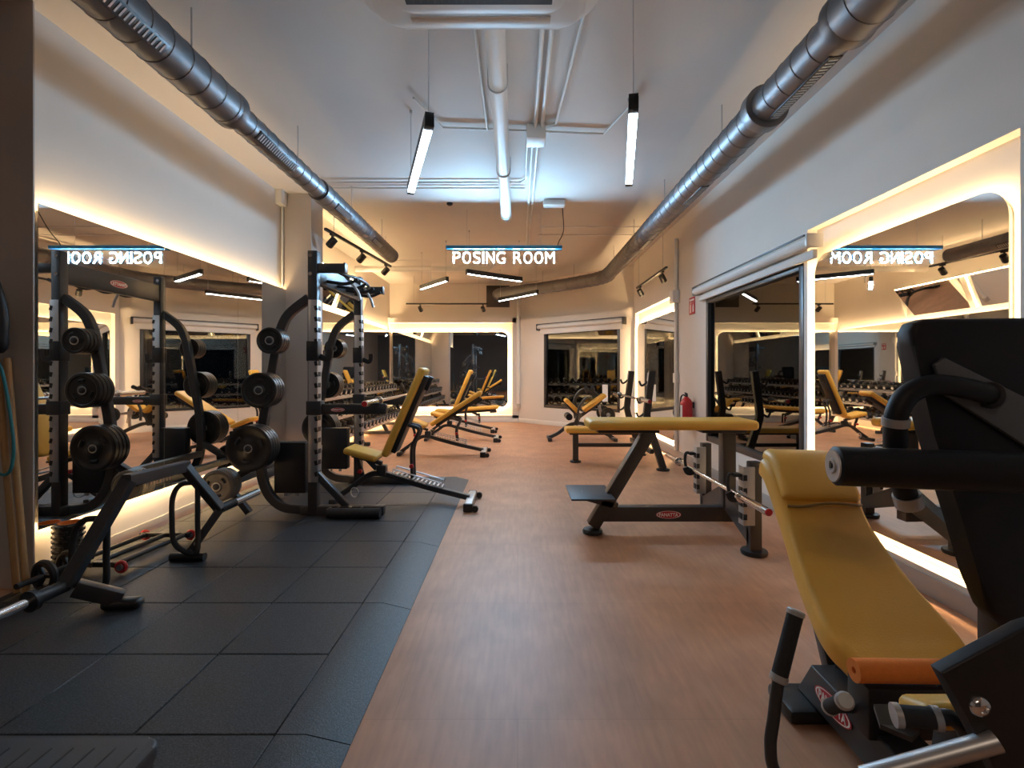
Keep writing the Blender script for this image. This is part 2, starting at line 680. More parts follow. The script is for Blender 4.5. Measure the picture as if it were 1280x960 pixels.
sl(b, .62, .76, .012, .014, .62, .98)
tag(b.build('notice_sheet', PAPER), 'white paper notice taped to the right edge of the slanted window', 'notice')


# ---------------------------------------------------------------- mirrors with their LED strips
def rounded(y0, y1, z0, z1, rad, corners=(1, 1, 1, 1), n=8):
    pts = []
    for (cy, cz, a, on) in ((y1 - rad, z1 - rad, 0, corners[0]), (y0 + rad, z1 - rad, PI / 2, corners[1]), (y0 + rad, z0 + rad, PI, corners[2]), (y1 - rad, z0 + rad, 1.5 * PI, corners[3])):
        if on:
            for k in range(n + 1):
                t = a + PI / 2 * k / n
                pts.append((cy + rad * math.cos(t), cz + rad * math.sin(t)))
        else:
            sx = 1 if a in (0, 1.5 * PI) else -1
            sz = 1 if a in (0, PI / 2) else -1
            pts.append((cy + sx * rad, cz + sz * rad))
    return pts


def mirror_thing(label, y0, y1, z0, z1, face, frame, rad=.15, corners=(1, 1, 1, 1), panels=1, gap=.05, sides=True, skip=None, led=None):
    """frame(a, z, d) -> world point: a along the wall, d out of the wall; mirror front at d=face"""
    c = frame((y0 + y1) / 2, z0, face)
    r = thing('wall_mirror', c, label, 'mirror', 'wall mirrors with warm light behind')
    out = rounded(y0, y1, z0, z1, rad, corners)
    ext = frame(0, 0, -.006) - frame(0, 0, 0)
    if panels == 1:
        b = MB()
        b.prism([frame(a, z, face) for a, z in out], ext)
        b.build('mirror_glass', MIRROR, r)
    else:
        for k in range(panels):
            a0 = y0 + (y1 - y0) * k / panels + .0015
            a1 = y0 + (y1 - y0) * (k + 1) / panels - .0015
            b = MB()
            b.prism([frame(a, z, face) for a, z in ((a0, z0), (a1, z0), (a1, z1), (a0, z1))], ext)
            b.build('mirror_glass', MIRROR, r)
    # backing tray holding the strip, then the strip itself facing outwards behind the glass
    ins = .035
    inn = rounded(y0 + ins, y1 - ins, z0 + ins, z1 - ins, max(.02, rad - ins), corners)
    b = MB()
    b.prism([frame(a, z, face - .0065) for a, z in inn], frame(0, 0, -(gap - .01)) - frame(0, 0, 0))
    b.build('backing_tray', WHITE, r)
    b = MB()
    st = rounded(y0 + ins - .002, y1 - ins + .002, z0 + ins - .002, z1 - ins + .002, max(.02, rad - ins), corners)
    n = len(st)
    d0, d1 = face - gap * .36, face - gap * .36 - .012
    for k in range(n):
        p, q = st[k], st[(k + 1) % n]
        if not sides and abs(p[0] - q[0]) < 1e-4:
            continue
        if skip is not None and abs((p[0] + q[0]) / 2 - skip) < .08 and abs(p[0] - q[0]) < 1e-4:
            continue
        b.bm.faces.new([b.bm.verts.new(v) for v in (frame(p[0], p[1], d0), frame(q[0], q[1], d0), frame(q[0], q[1], d1), frame(p[0], p[1], d1))])
        if not sides:
            b.build('led_strip', led or LEDM, r)
            b = MB()
    if sides:
        b.build('led_strip', led or LEDM, r)
    return r


fr_left = lambda a, z, d: Vector((XL + d, a, z))
fr_leftfar = lambda a, z, d: Vector((-3.2 + d, a, z))
fr_right = lambda a, z, d: Vector((XR + ND - d, a, z))
fr_back = lambda a, z, d: Vector((a, YB + .16 - d, z))
mirror_thing('long three panel mirror on the near left wall behind the power rack', 2.965, 6.14, .335, 2.27, .065, fr_left, .03, (0, 0, 0, 0), 3, sides=False)
mirror_thing('rounded mirror in the lit niche on the right, beside the mustard padded machine', 2.41, 3.985, .215, 2.18, .06, fr_right, .15, gap=.058)
mirror_thing('narrow mirror in the far right niche behind the barbell uprights', 7.49, 9.88, .215, 2.18, .06, fr_right, .15, gap=.058, led=LEDF)
mirror_thing('wide rounded mirror on the back wall behind the benches', -3.19, -.24, .37, 2.24, .05, fr_back, .16, (1, 0, 0, 1), skip=-3.155, led=LEDF)
mirror_thing('long mirror on the far left wall behind the dumbbell rack', 6.6, 12.34, .30, 2.27, .045, fr_leftfar, .03, (0, 0, 0, 0), 4, sides=False, led=LEDF)
# mirror tilted over the dumbbell rack
r = thing('tilted_mirror', (-3.0, 8.6, 2.4), 'tilted overhead mirror panel with a glowing edge above the dumbbell rack', 'mirror')
th = math.radians(21)
hh = .56
tb = Vector((-3.15, 0, 2.37))
tt = tb + Vector((math.sin(th) * hh, 0, math.cos(th) * hh))
nrm = Vector((math.cos(th), 0, -math.sin(th)))
for (ya, yb_, yc, yd) in ((8.72, 9.95, 10.2, 8.72), (6.7, 8.50, 8.50, 6.7)):
    b = MB()
    b.prism([(tb.x, ya, tb.z), (tb.x, yb_, tb.z), (tt.x, yc, tt.z), (tt.x, ya, tt.z)], -nrm * .008)
    b.build('mirror_glass', MIRROR, r)
b = MB()
ec = [(tb.x, 6.62, tb.z), (tb.x, 10.0, tb.z), (tt.x, 10.26, tt.z), (tt.x, 6.62, tt.z)]
b.prism([Vector(p) - nrm * .03 for p in ec], -nrm * .03)
b.build('tilted_panel', WALL, r)
b = MB()
b.prism([(-3.2, 6.62, 2.40), (-3.2, 6.62, tt.z + .06), (tt.x - .03, 6.62, tt.z + .04), (tb.x - .04, 6.62, 2.40)], (0, .03, 0))
b.prism([(-3.2, 10.2, 2.35), (-3.2, 10.2, tt.z + .06), (tt.x - .03, 10.2, tt.z + .04), (tb.x - .04, 10.2, 2.35)], (0, .03, 0))
b.build('side_cheek', WALL, r)
b = MB()
b.bar(Vector((tt.x, 6.65, tt.z)) - nrm * .02 + Vector((.006, 0, .012)), Vector((tt.x, 10.2, tt.z)) - nrm * .02 + Vector((.006, 0, .012)), .008, .008, bev=0)
b.build('led_strip', LEDM, r)
b = MB()
b.bar(Vector((tb.x, 8.61, tb.z)) - nrm * .02, Vector((tt.x, 8.61, tt.z)) - nrm * .02, .012, .008, up=nrm, bev=0)
b.build('led_strip', LEDM, r)

# ---------------------------------------------------------------- rubber gym mat
TS = .484
XE, XC, XJ = -.57, -.722, -.825
MATH = .04
rub = thing('rubber_mat', (-1.8, 3.0, 0), 'black speckled rubber gym mat with a sloping edge under the power rack', 'mat')
ys = [1.709 + TS * k for k in range(-3, 9)]
ys = [y for y in ys if y < 5.7] + [5.86]
xs = [XJ - TS * k for k in range(0, 7)]
g = .0022
b = MB()
for i in range(len(ys) - 1):
    for k in range(len(xs) - 1):
        xa, xb = xs[k + 1], xs[k]
        if ys[i] < 2.6:
            xa = xs[k + 1]
        elif xa < XL + .012:
            xa = XL + .068
        if xb - xa < .03:
            continue
        b.b2(xa + g, xb - g, ys[i] + g, ys[i + 1] - g, .0, MATH, .003, 1)
mo = b.build('tile', TILE, rub)
b = MB()
by = [.74, 1.709, 2.677, 3.63, 4.60, 5.86]
for i in range(len(by) - 1):
    y0_, y1_ = by[i] + g, by[i + 1] - g
    prof = [(XJ + g, 0), (XJ + g, MATH), (XC, MATH), (XE, .004), (XE, 0)]
    b.prism([(x, y0_, z) for x, z in prof], (0, y1_ - y0_, 0))
b.build('sloping_border', TILE, rub, 20)

# ---------------------------------------------------------------- weight plates
PLATE_MESH = {}


def plate_mesh(rad, th, m):
    key = (rad, th, m.name)
    if key in PLATE_MESH:
        return PLATE_MESH[key]
    b = MB()
    b.lathe((0, 0, 0), (0, 1, 0), [(0.0, .026), (0, rad * .28), (th * .22, rad * .34), (th * .22, rad * .78), (0, rad * .84), (0, rad * .96),
                                  (th * .12, rad), (th * .88, rad), (th, rad * .96), (th, rad * .84), (th * .78, rad * .78), (th * .78, rad * .34), (th, rad * .28), (th, .026), (0, .026)], 40, close=False)
    o = b.build('weight_plate', m)
    me = o.data
    bpy.data.objects.remove(o)
    # grip slots and hub as parts
    sms = []
    for k in range(3):
        s = MB()
        a = PI / 2 + k * 2 * PI / 3 + .5
        R0 = rad * .565
        pts = []
        for j in range(7):
            t = a - .30 + .60 * j / 6
            pts.append((R0 * math.cos(t), th * .20, R0 * math.sin(t)))
        s.tube(pts, rad * .085, 8, 2, up=(0, 1, 0))
        so = s.build('grip_slot', BLACK)
        sms.append(so.data)
        bpy.data.objects.remove(so)
    h = MB()
    h.lathe((0, -.001, 0), (0, 1, 0), [(0, .027), (0, .036), (th + .002, .036), (th + .002, .027), (0, .027)], 24, close=False)
    ho = h.build('hub', SATIN)
    hm = ho.data
    bpy.data.objects.remove(ho)
    PLATE_MESH[key] = (me, sms, hm)
    return PLATE_MESH[key]


def place_plate(loc, rad, th, m, label, group, rotz=0.):
    me, sms, hm = plate_mesh(rad, th, m)
    o = bpy.data.objects.new('weight_plate', me)
    COL.objects.link(o)
    o.location = loc
    o.rotation_euler = (0, random.uniform(0, 6), rotz)
    tag(o, label, 'weight plate', group)
    for nm, mm in [('grip_slot', q) for q in sms] + [('hub', hm)]:
        c = bpy.data.objects.new(nm, mm)
        COL.objects.link(c)
        c.parent = o
    return o


ORD = ['outermost', 'second', 'third', 'fourth', 'fifth']
# ---------------------------------------------------------------- power rack
UX, UY0, UY1 = -1.745, 4.30, 5.50
rack = thing('power_rack', (UX, 4.9, MATH), 'charcoal half rack with two slotted steel uprights and curved plate storage arms', 'rack')
CARM = [(-1.785, 1.90), (-1.96, 1.76), (-2.04, 1.585), (-2.075, 1.40), (-2.12, 1.14), (-2.17, .88), (-2.20, .63), (-2.195, .42), (-2.14, .235), (-2.01, .115), (-1.80, .085)]
PEGS = [(-2.035, 1.525, .108, 4, 'top'), (-2.115, 1.117, .146, 4, 'middle'), (-2.20, .64, .190, 4, 'lower'), (-2.47, .325, .135, 4, 'bottom')]
for side, UY, sg in (('near', UY0, -1), ('far', UY1, 1)):
    MB().b2(UX - .04, UX + .04, UY - .04, UY + .04, MATH, 2.30, .006).build('upright', FRAME, rack)
    # slotted steel plates on the near face and front face
    b = MB()
    yf = UY - .042
    b.b2(UX - .030, UX + .046, yf - .004, yf, .33, 1.88, .001)
    b.b2(UX + .041, UX + .046, UY - .046, UY + .046, .33, 1.88, .001)
    pl = b.build('hole_plate', STEEL, rack)
    pl['label'] = 'bright slotted steel plate'
    for k in range(16):
        b = MB()
        z = .40 + k * .094
        b.box((UX + .034, yf - .0045, z), (.026, .003, .040), Matrix.Rotation(-.25, 3, 'Y'), .001)
        b.b2(UX + .0455, UX + .0475, UY - .03, UY + .03, z - .018, z + .022, .001)
        b.build('slot', BLACK, pl)
    b = MB()
    b.rect([(x, UY, z) for x, z in CARM], .075, .06, 5, up=(0, 1, 0))
    b.build('storage_arm', FRAME, rack)
    b = MB()
    for z in (2.255, 2.10):
        b.cyl((UX - .012, UY - .052, z), (UX - .012, UY - .040, z), .016, 12)
    b.build('bolt', CHROME, rack)
    # base foot and brace
    b = MB()
    b.bar((-1.85, UY, .085), (-1.14, UY, .085), .075, .075)
    b.bar((UX + .02, UY, .40), (-1.46, UY, .115), .05, .055)
    b.build('base_foot', FRAME, rack)
    b = MB()
    b.bar((-2.19, UY, .50), (-2.52, UY, .30), .055, .06)
    b.bar((-2.50, UY, .31), (-2.30, UY, .06), .05, .05)
    b.build('rear_strut', FRAME, rack)
    # storage pegs with plates
    for (x, z, rad, n, nm) in PEGS:
        th = .040 if nm in ('lower', 'middle') else .036
        start = UY + sg * .042
        end = UY + sg * (.042 + n * th + .055)
        MB().lathe((x, UY, z), (0, sg, 0), [(0, .0245), (.048 + n * th + .008, .0245), (.048 + n * th + .013, .018)], 18).build('storage_peg', FRAME, rack)
        for k in range(n):
            y = start + sg * (.006 + k * th)
            if sg < 0:
                y -= th * .97
            word = ORD[n - 1 - k]
            m_ = GREYPLATE if (nm == 'bottom' and side == 'near') else PLATEM
            size = {'top': 'small', 'middle': 'medium', 'lower': 'large', 'bottom': 'floor level'}[nm]
            colr = 'grey iron' if m_ is GREYPLATE else 'black'
            place_plate((x, y, z), rad, th * .97, m_, f'{word} {size} {colr} weight plate on the {side} side {nm} peg of the rack', f'plates on the {side} {nm} peg')
    # spotter arm
    b = MB()
    b.b2(UX + .045, -1.12, UY - .03, UY + .03, .905, .985, .006)
    b.b2(UX - .05, UX + .075, UY - .05, UY + .05, .90, 1.02, .006)
    arm = b.build('spotter_arm', FRAME, rack)
    MB().b2(UX + .075, -1.125, UY - .03, UY + .03, .985, .992, .002).build('wear_strip', BLACK, arm)
    logo(arm, plane_M((-1.53, UY - .0305, .945), (1, 0, 0), (0, 0, 1)), .12, .036)
    # j hook
    b = MB()
    b.b2(UX - .048, UX + .05, UY - .048, UY + .048, 1.36, 1.53, .006)
    b.rect([(UX + .05, UY, 1.40), (UX + .11, UY, 1.375), (UX + .135, UY, 1.40), (UX + .138, UY, 1.46)], .05, .022, 4, up=(0, 1, 0))
    b.build('bar_hook', BLACK, rack)
    # top arm of the pull up station
    b = MB()
    b.bar((UX + .04, UY, 2.155), (-1.48, UY, 2.155), .06, .075)
    b.box((-1.475, UY, 2.155), (.014, .07, .085), None, .003)
    b.build('pull_up_arm', FRAME, rack)
    # black storage box beside the upright
    bx = MB().b2(-2.10, -1.83, UY + (.02 if sg < 0 else -.12), UY + (.12 if sg < 0 else -.02), .22, .66, .01)
    bx.build('storage_box', BLACK, rack)
    b = MB()
    b.cyl((-2.02, UY - sg * .07, .22), (-2.02, UY - sg * .07, .19), .016, 10)
    b.cyl((-1.92, UY - sg * .07, .22), (-1.92, UY - sg * .07, .19), .016, 10)
    b.build('box_foot', CHROME, rack)
b = MB()
b.b2(UX - .03, UX + .03, UY0 + .04, UY1 - .04, 2.03, 2.21, .006)
cm = b.build('top_crossmember', FRAME, rack)
logo(cm, plane_M((UX - .031, 4.9, 2.12), (0, -1, 0), (0, 0, 1)), .22, .07)
b = MB()
b.b2(-2.235, -2.165, UY0 + .03, UY1 - .03, .34, .40, .006)
b.b2(-2.53, -2.47, UY0 - .02, UY1 + .02, .27, .33, .006)
b.build('rear_crossmember', FRAME, rack)
b = MB()
b.tube([(-1.60, UY0 + .03, 2.16), (-1.60, 4.45, 2.16), (-1.56, 4.55, 2.14), (-1.52, 4.75, 2.15), (-1.52, 5.05, 2.15), (-1.56, 5.25, 2.14), (-1.60, 5.35, 2.16), (-1.60, UY1 - .03, 2.16)], .016, 12)
b.build('pull_up_bar', BLACK, rack)
for y in (4.52, 4.78, 5.02, 5.28):
    b = MB()
    b.tube([(UX + .03, y, 2.08), (-1.55, y, 2.06), (-1.44, y, 2.10)], .015, 10)
    b.build('pull_up_grip', FOAM, rack)
for y, dx in ((4.62, .02), (5.18, -.02)):
    b = MB()
    b.tube([(-1.60, y, 2.16), (-1.50 + dx, y, 2.02), (-1.47 + dx, y, 1.93)], .013, 10)
    b.build('hanging_grip', STEEL, rack)
for UY, sg in ((UY0, -1), (UY1, 1)):
    b = MB()
    b.cyl((-1.58, UY + sg * .10, .085), (-1.15, UY + sg * .10, .085), .042, 20)
    rr = b.build('band_roller', BLACK, rack)
    b = MB()
    b.b2(-1.60, -1.575, UY - .12 if sg < 0 else UY + .02, UY - .02 if sg < 0 else UY + .12, .05, .12, .004)
    for x in (-1.52, -1.42, -1.32):
        b.b2(x - .01, x + .01, UY + sg * .035, UY + sg * .075, .085, .125, .002)
    b.build('roller_bracket', FRAME, rack)

def barbell(name, p, q, label, redcap=True, sleeve=.42):
    p, q = Vector(p), Vector(q)
    d = (q - p).normalized()
    L = (q - p).length
    r = thing(name, (p + q) / 2, label, 'barbell', 'barbells')
    MB().cyl(p + d * sleeve, q - d * sleeve, .0145, 14).build('shaft', CHROME, r)
    for o, dd in ((p, d), (q, -d)):
        s = MB()
        s.lathe(o, dd, [(0, .020), (.004, .025), (sleeve - .04, .025), (sleeve - .04, .040), (sleeve - .015, .040), (sleeve - .01, .024), (sleeve + .015, .022), (sleeve + .02, .0145)], 20)
        sl_ = s.build('sleeve', CHROME, r)
        c = MB().cyl(o - dd * .004, o + dd * .002, .022, 18).build('end_cap', RED, sl_)
    return r


barbell('barbell', (-1.20, 3.93, 1.017), (-1.20, 6.0, 1.017), 'chrome barbell lying across the spotter arms of the power rack')


# ---------------------------------------------------------------- adjustable benches (local: spine along +x, x=0 rear foot)
def pad_bm(L, W, T, rad=.03):
    b = MB()
    b.box((0, 0, 0), (L, W, T), None, rad, 4)
    return b


def make_bench(label, loc, back_deg, seat_deg, group, tilt=0.):
    r = thing('adjustable_bench', loc, label, 'bench', group)
    hx, hz = .44, .355     # hinge
    def part(b, name, m, par=r):
        o = b.build(name, m)
        o.parent = par
        return o
    # spine: bowed tube from rear foot over the hinge to the front foot
    b = MB()
    b.rect([(0.03, 0, .05), (.16, 0, .14), (.28, 0, .235), (.36, 0, .275), (.46, 0, .275), (.60, 0, .235), (.90, 0, .155), (1.28, 0, .07)], .05, .06, 5, up=(0, 1, 0))
    part(b, 'spine', FRAME)
    b = MB()
    b.box((1.29, 0, .045), (.075, .52, .065), None, .012)
    part(b, 'front_foot', SATIN)
    for y in (-.25, .25):
        b = MB()
        b.box((1.29, y, .04), (.085, .035, .078), None, .012)
        part(b, 'rubber_foot', BLACK)
        b = MB()
        b.lathe((1.355, y - .015, .032), (0, 1, 0), [(0, .012), (0, .03), (.03, .03), (.03, .012)], 18)
        part(b, 'wheel', BLACK)
    b = MB()
    b.box((.03, 0, .035), (.06, .36, .055), None, .012)
    part(b, 'rear_foot', FRAME)
    # hinge block and uprights
    b = MB()
    b.box((hx, 0, .31), (.09, .09, .10), None, .01)
    part(b, 'hinge_block', FRAME)
    # ladder with holes
    ld = math.atan2(-.085, .32)
    b = MB()
    p0, p1 = Vector((.56, 0, .305)), Vector((1.02, 0, .185))
    for y in (-.075, .075):
        b.tube([p0 + Vector((0, y, 0)), p0 + Vector((0, y, .03)), p1 + Vector((0, y, .03)), p1 + Vector((0, y, 0))], .006, 8, 0)
    for k in range(13):
        q = p0.lerp(p1, k / 12)
        b.bar(q + Vector((0, -.075, -.01)), q + Vector((0, .075, -.01)), .014, .012, bev=.002)
    part(b, 'ladder', STEEL)
    # seat
    a = math.radians(seat_deg)
    d = Vector((-math.cos(a), 0, math.sin(a)))
    n = Vector((math.sin(a), 0, math.cos(a)))
    b = pad_bm(.32, .30, .065)
    o = part(b, 'seat', YELLOW)
    M = Matrix((-d, Vector((0, 1, 0)), n)).transposed()
    c = Vector((hx, 0, hz + .07)) + d * .18
    o.matrix_local = Matrix.Translation(c) @ M.to_4x4()
    b = MB()
    b.bar(Vector((hx, 0, hz + .02)), c + d * .10 - n * .05, .06, .035, up=n)
    b.bar(c + d * .05 - n * .06, Vector((.27, 0, .22)), .035, .035)
    part(b, 'seat_support', FRAME)
    # backrest
    a = math.radians(back_deg)
    d = Vector((math.cos(a), 0, math.sin(a)))
    n = Vector((-math.sin(a), 0, math.cos(a)))
    M = Matrix((d, Vector((0, 1, 0)), n)).transposed()
    o = part(pad_bm(.90, .29, .07), 'backrest', YELLOW)
    c = Vector((hx + .06, 0, hz + .085)) + d * .46 + n * .02
    o.matrix_local = Matrix.Translation(c) @ M.to_4x4()
    b = MB()
    b.box((0, 0, -.058), (.78, .20, .045), None, .008)
    b.box((.33, 0, -.09), (.14, .06, .05), None, .008)
    k_ = b.build('back_plate', BLACK)
    k_.parent = o
    # curved support tubes from backrest to ladder
    q = c + d * -.10 - n * .08
    fx = .74 + (68 - back_deg) * .0042
    fz = .305 - (fx - .56) * .26
    for y in (-.05, .05):
        b = MB()
        b.tube([q + Vector((0, y, 0)), q + Vector((.10, y, -.045)) * 1.0, Vector((fx - .01, y, max(fz + .17, q.z - .22))), Vector((fx, y, fz))], .017, 10)
        part(b, 'support_arm', FRAME)
    for (kx, kz) in ((fx - .005, fz + .11), (.255, .305)):
        b = MB()
        b.lathe((kx, -.095, kz), (0, 1, 0), [(0, .012), (.004, .019), (.028, .021), (.034, .008), (.07, .008)], 16)
        o2 = part(b, 'adjuster_knob', RED)
        o2['label'] = 'red adjuster knob'
    b = MB()
    b.torus((.20, -.05, .10), (.4, 1, 0), .045, .006, 20, 6)
    part(b, 'foot_handle', STEEL)
    r.rotation_euler = (0, tilt, 0)
    return r


BG = 'adjustable mustard benches in a row'
make_bench('mustard adjustable bench with upright backrest, nearest one, inside the power rack', (-1.74, 4.78, MATH - .006), 68, 14, BG, .027)
make_bench('mustard adjustable bench with backrest laid back at a low slant, second in the row', (-1.80, 7.62, 0), 33, 22, BG)
make_bench('mustard adjustable bench with upright backrest, third in the row', (-1.68, 9.15, 0), 67, 14, BG)
make_bench('mustard adjustable bench set flat, farthest of the row by the back mirror', (-1.80, 10.45, 0), 4, 4, BG)

# ---------------------------------------------------------------- chest supported row bench
row = thing('row_bench', (1.2, 3.95, 0), 'tall mustard chest supported row bench on a dark frame in mid floor', 'bench')
RY = 3.95
o = MB().box((1.185, RY, .862), (1.29, .34, .075), None, .03, 4).build('chest_pad', YELLOW, row)
MB().b2(.62, 1.09, RY - .10, RY + .10, .798, .826, .006).build('pad_plate', BLACK, row)
MB().b2(1.42, 1.76, RY - .10, RY + .10, .798, .826, .006).build('pad_plate', BLACK, row)
MB().bar((1.035, RY, .80), (.59, RY, .06), .10, .095, up=(1, 0, .6)).build('front_leg', FRAME2, row)
MB().b2(1.60, 1.70, RY - .05, RY + .05, .10, .80, .006).build('rear_post', FRAME2, row)
bm_ = MB().b2(.66, 1.66, RY - .045, RY + .045, .10, .215, .008).build('base_beam', FRAME2, row)
logo(bm_, plane_M((1.175, RY - .046, .157), (1, 0, 0), (0, 0, 1)), .20, .062)
b = MB()
b.lathe((.59, RY, 0), (0, 0, 1), [(0, .075), (.02, .08), (.035, .07), (.04, .04)], 24)
b.build('foot_disc', BLACK, row)
for sg in (-1, 1):
    y = RY + sg * .45
    MB().b2(1.61, 1.69, y - .035, y + .035, .03, .645, .006).build('bar_upright', FRAME2, row)
    MB().prism([(1.65 - .04, RY + sg * .05, .36), (1.65 - .04, RY + sg * .05, .20), (1.65 - .04, y, .07), (1.65 - .04, y, .17)], (.08, 0, 0)).build('gusset', FRAME2, row)
    b = MB()
    b.lathe((1.65, y, 0), (0, 0, 1), [(0, .085), (.018, .09), (.03, .085), (.035, .05)], 24)
    b.build('foot_disc', BLACK, row)
    b = MB()
    b.b2(1.555, 1.635, y - .052, y - .036, .21, .615, .006)
    b.b2(1.553, 1.559, y - .052, y + .03, .21, .615, .002)
    hp = b.build('hook_plate', SATIN, row)
    hp['label'] = 'pale metal slotted plate'
    for k in range(4):
        b = MB()
        z = .27 + .09 * k
        b.b2(1.549, 1.554, y - .04, y + .02, z - .022, z + .022, .001)
        b.b2(1.552, 1.578, y - .055, y - .050, z - .02, z + .02, .001)
        b.build('slot', BLACK, hp)
    b = MB()
    b.rect([(1.555, y, .40), (1.52, y, .385), (1.49, y, .39), (1.472, y, .43)], .05, .022, 4, up=(0, 1, 0))
    b.b2(1.50, 1.552, y - .03, y + .03, .54, .565, .006)
    b.tube([(1.50, y, .56), (1.475, y, .55), (1.468, y, .49), (1.475, y, .44)], .013, 10)
    b.build('bar_hook', BLACK, row)
MB().b2(.40, .73, RY - .22, RY + .25, .308, .322, .004).build('foot_plate', STEP, row)
MB().bar((.50, RY, .30), (.78, RY, .22), .10, .05).build('plate_bracket', FRAME2, row)
barbell('barbell', (1.512, 3.02, .425), (1.512, 5.07, .425), 'chrome barbell with red end caps hanging under the row bench', sleeve=.40)

# ---------------------------------------------------------------- flat bench with barbell uprights
fb = thing('flat_press_bench', (1.3, 7.0, 0), 'low mustard flat press bench with two tall barbell uprights, behind the row bench', 'bench')
FY = 7.0
MB().box((1.19, FY, .455), (1.06, .30, .075), None, .028, 4).build('bench_pad', YELLOW, fb)
MB().b2(.72, 1.70, FY - .08, FY + .08, .39, .42, .006).build('pad_plate', FRAME2, fb)
MB().b2(.77, .845, FY - .04, FY + .04, .03, .40, .006).build('front_leg', FRAME2, fb)
MB().lathe((.808, FY, 0), (0, 0, 1), [(0, .075), (.02, .08), (.03, .05)], 20).build('foot_disc', BLACK, fb)
MB().b2(.84, 1.72, FY - .03, FY + .03, .215, .265, .006).build('base_beam', FRAME2, fb)
for sg in (-1, 1):
    y = FY + sg * .58
    MB().rect([(1.86, y, .03), (1.74, y, .40), (1.66, y, .66), (1.66, y, .80), (1.72, y, 1.27)], .085, .075, 4, up=(0, 1, 0)).build('bar_upright', FRAME2, fb)
    b = MB()
    b.lathe((1.86, y, 0), (0, 0, 1), [(0, .08), (.02, .085), (.03, .05)], 20)
    b.build('foot_disc', BLACK, fb)
    MB().bar((1.70, FY, .24), (1.72, y, .24), .05, .06).build('cross_brace', FRAME2, fb)
    b = MB()
    for z, x in ((1.10, 1.65), (.88, 1.62), (.70, 1.61)):
        b.tube([(x + .03, y, z + .05), (x - .035, y, z - .005), (x - .07, y, z - .01), (x - .095, y, z + .045)], .014, 10)
    b.build('bar_hook', BLACK, fb)
    b = MB()
    b.bar((1.618, y, .70), (1.672, y, 1.25), .05, .006, up=(1, 0, 0))
    b.build('wear_plate', SATIN, fb)
barbell('barbell', (1.558, 5.92, .912), (1.558, 8.08, .912), 'chrome barbell resting in the hooks of the flat press bench')

# ---------------------------------------------------------------- v shaped leg machine at the far end
vm_ = thing('leg_curl_machine', (1.2, 9.2, 0), 'plate loaded machine with two mustard pads in a v, in front of the slanted window', 'gym machine')
VY = 9.2
b = MB()
b.bar((.87, VY, .755), (1.10, VY, .52), .30, .075, up=(1, 0, 1), bev=.025)
b.build('seat_pad', YELLOW, vm_)
b = MB()
b.bar((1.20, VY, .545), (1.60, VY, .835), .30, .075, up=(-1, 0, 1), bev=.025)
b.build('back_pad', YELLOW, vm_)
b = MB()
b.rect([(.58, VY, .05), (.74, VY, .13), (.90, VY, .25), (1.02, VY, .30), (1.20, VY, .30), (1.5, VY, .18), (1.75, VY, .05)], .06, .07, 5, up=(0, 1, 0))
b.build('base_beam', FRAME, vm_)
MB().box((.58, VY, .035), (.07, .50, .06), None, .012).build('cross_foot', FRAME, vm_)
MB().box((1.75, VY, .035), (.07, .55, .06), None, .012).build('cross_foot', FRAME, vm_)
b = MB()
b.bar((1.06, VY, .28), (1.14, VY, .50), .08, .08)
b.bar((.90, VY, .66), (1.14, VY, .42), .06, .06, up=(1, 0, 1))
b.bar((1.12, VY, .42), (1.52, VY, .72), .06, .06, up=(-1, 0, 1))
b.build('seat_frame', FRAME, vm_)
b = MB()
b.tube([(1.08, VY + .22, .38), (1.06, VY + .22, .70), (1.18, VY + .22, .90), (1.36, VY + .22, .92), (1.50, VY + .22, .80), (1.52, VY + .22, .62)], .025, 10)
b.tube([(1.08, VY - .22, .38), (1.10, VY - .20, .60), (1.22, VY - .20, .78), (1.34, VY - .20, .80)], .022, 10)
b.build('lever_arm', FRAME, vm_)
b = MB()
b.torus((1.28, VY + .24, .70), (0, 1, 0), .19, .02, 30, 8)
b.build('cam_ring', BLACK, vm_)
for x, z in ((1.25, .97), (1.37, .98)):
    b = MB()
    b.cyl((x, VY - .02, z), (x + .06, VY + .30, z - .09), .035, 14)
    b.build('roller_pad', BLACKPAD, vm_)
b = MB()
b.bar((1.52, VY + .16, .62), (1.60, VY + .16, .30), .05, .05)
b.bar((1.44, VY, .22), (1.62, VY + .2, .50), .05, .05)
b.build('rear_post', SATIN, vm_)
for y, w_ in ((VY - .18, 'near'), (VY + .34, 'far')):
    place_plate((1.63, y, .48), .13, .04, RUBBER, f'black weight plate on the {w_} side of the v shaped machine', 'plates on the v shaped machine')
b = MB()
b.cyl((1.63, VY - .21, .48), (1.63, VY + .40, .48), .024, 14)
b.build('loading_peg', CHROME, vm_)
b = MB()
b.cyl((.93, VY - .19, .44), (.93, VY + .19, .44), .06, 16)
b.build('foot_roller', BLACKPAD, vm_)

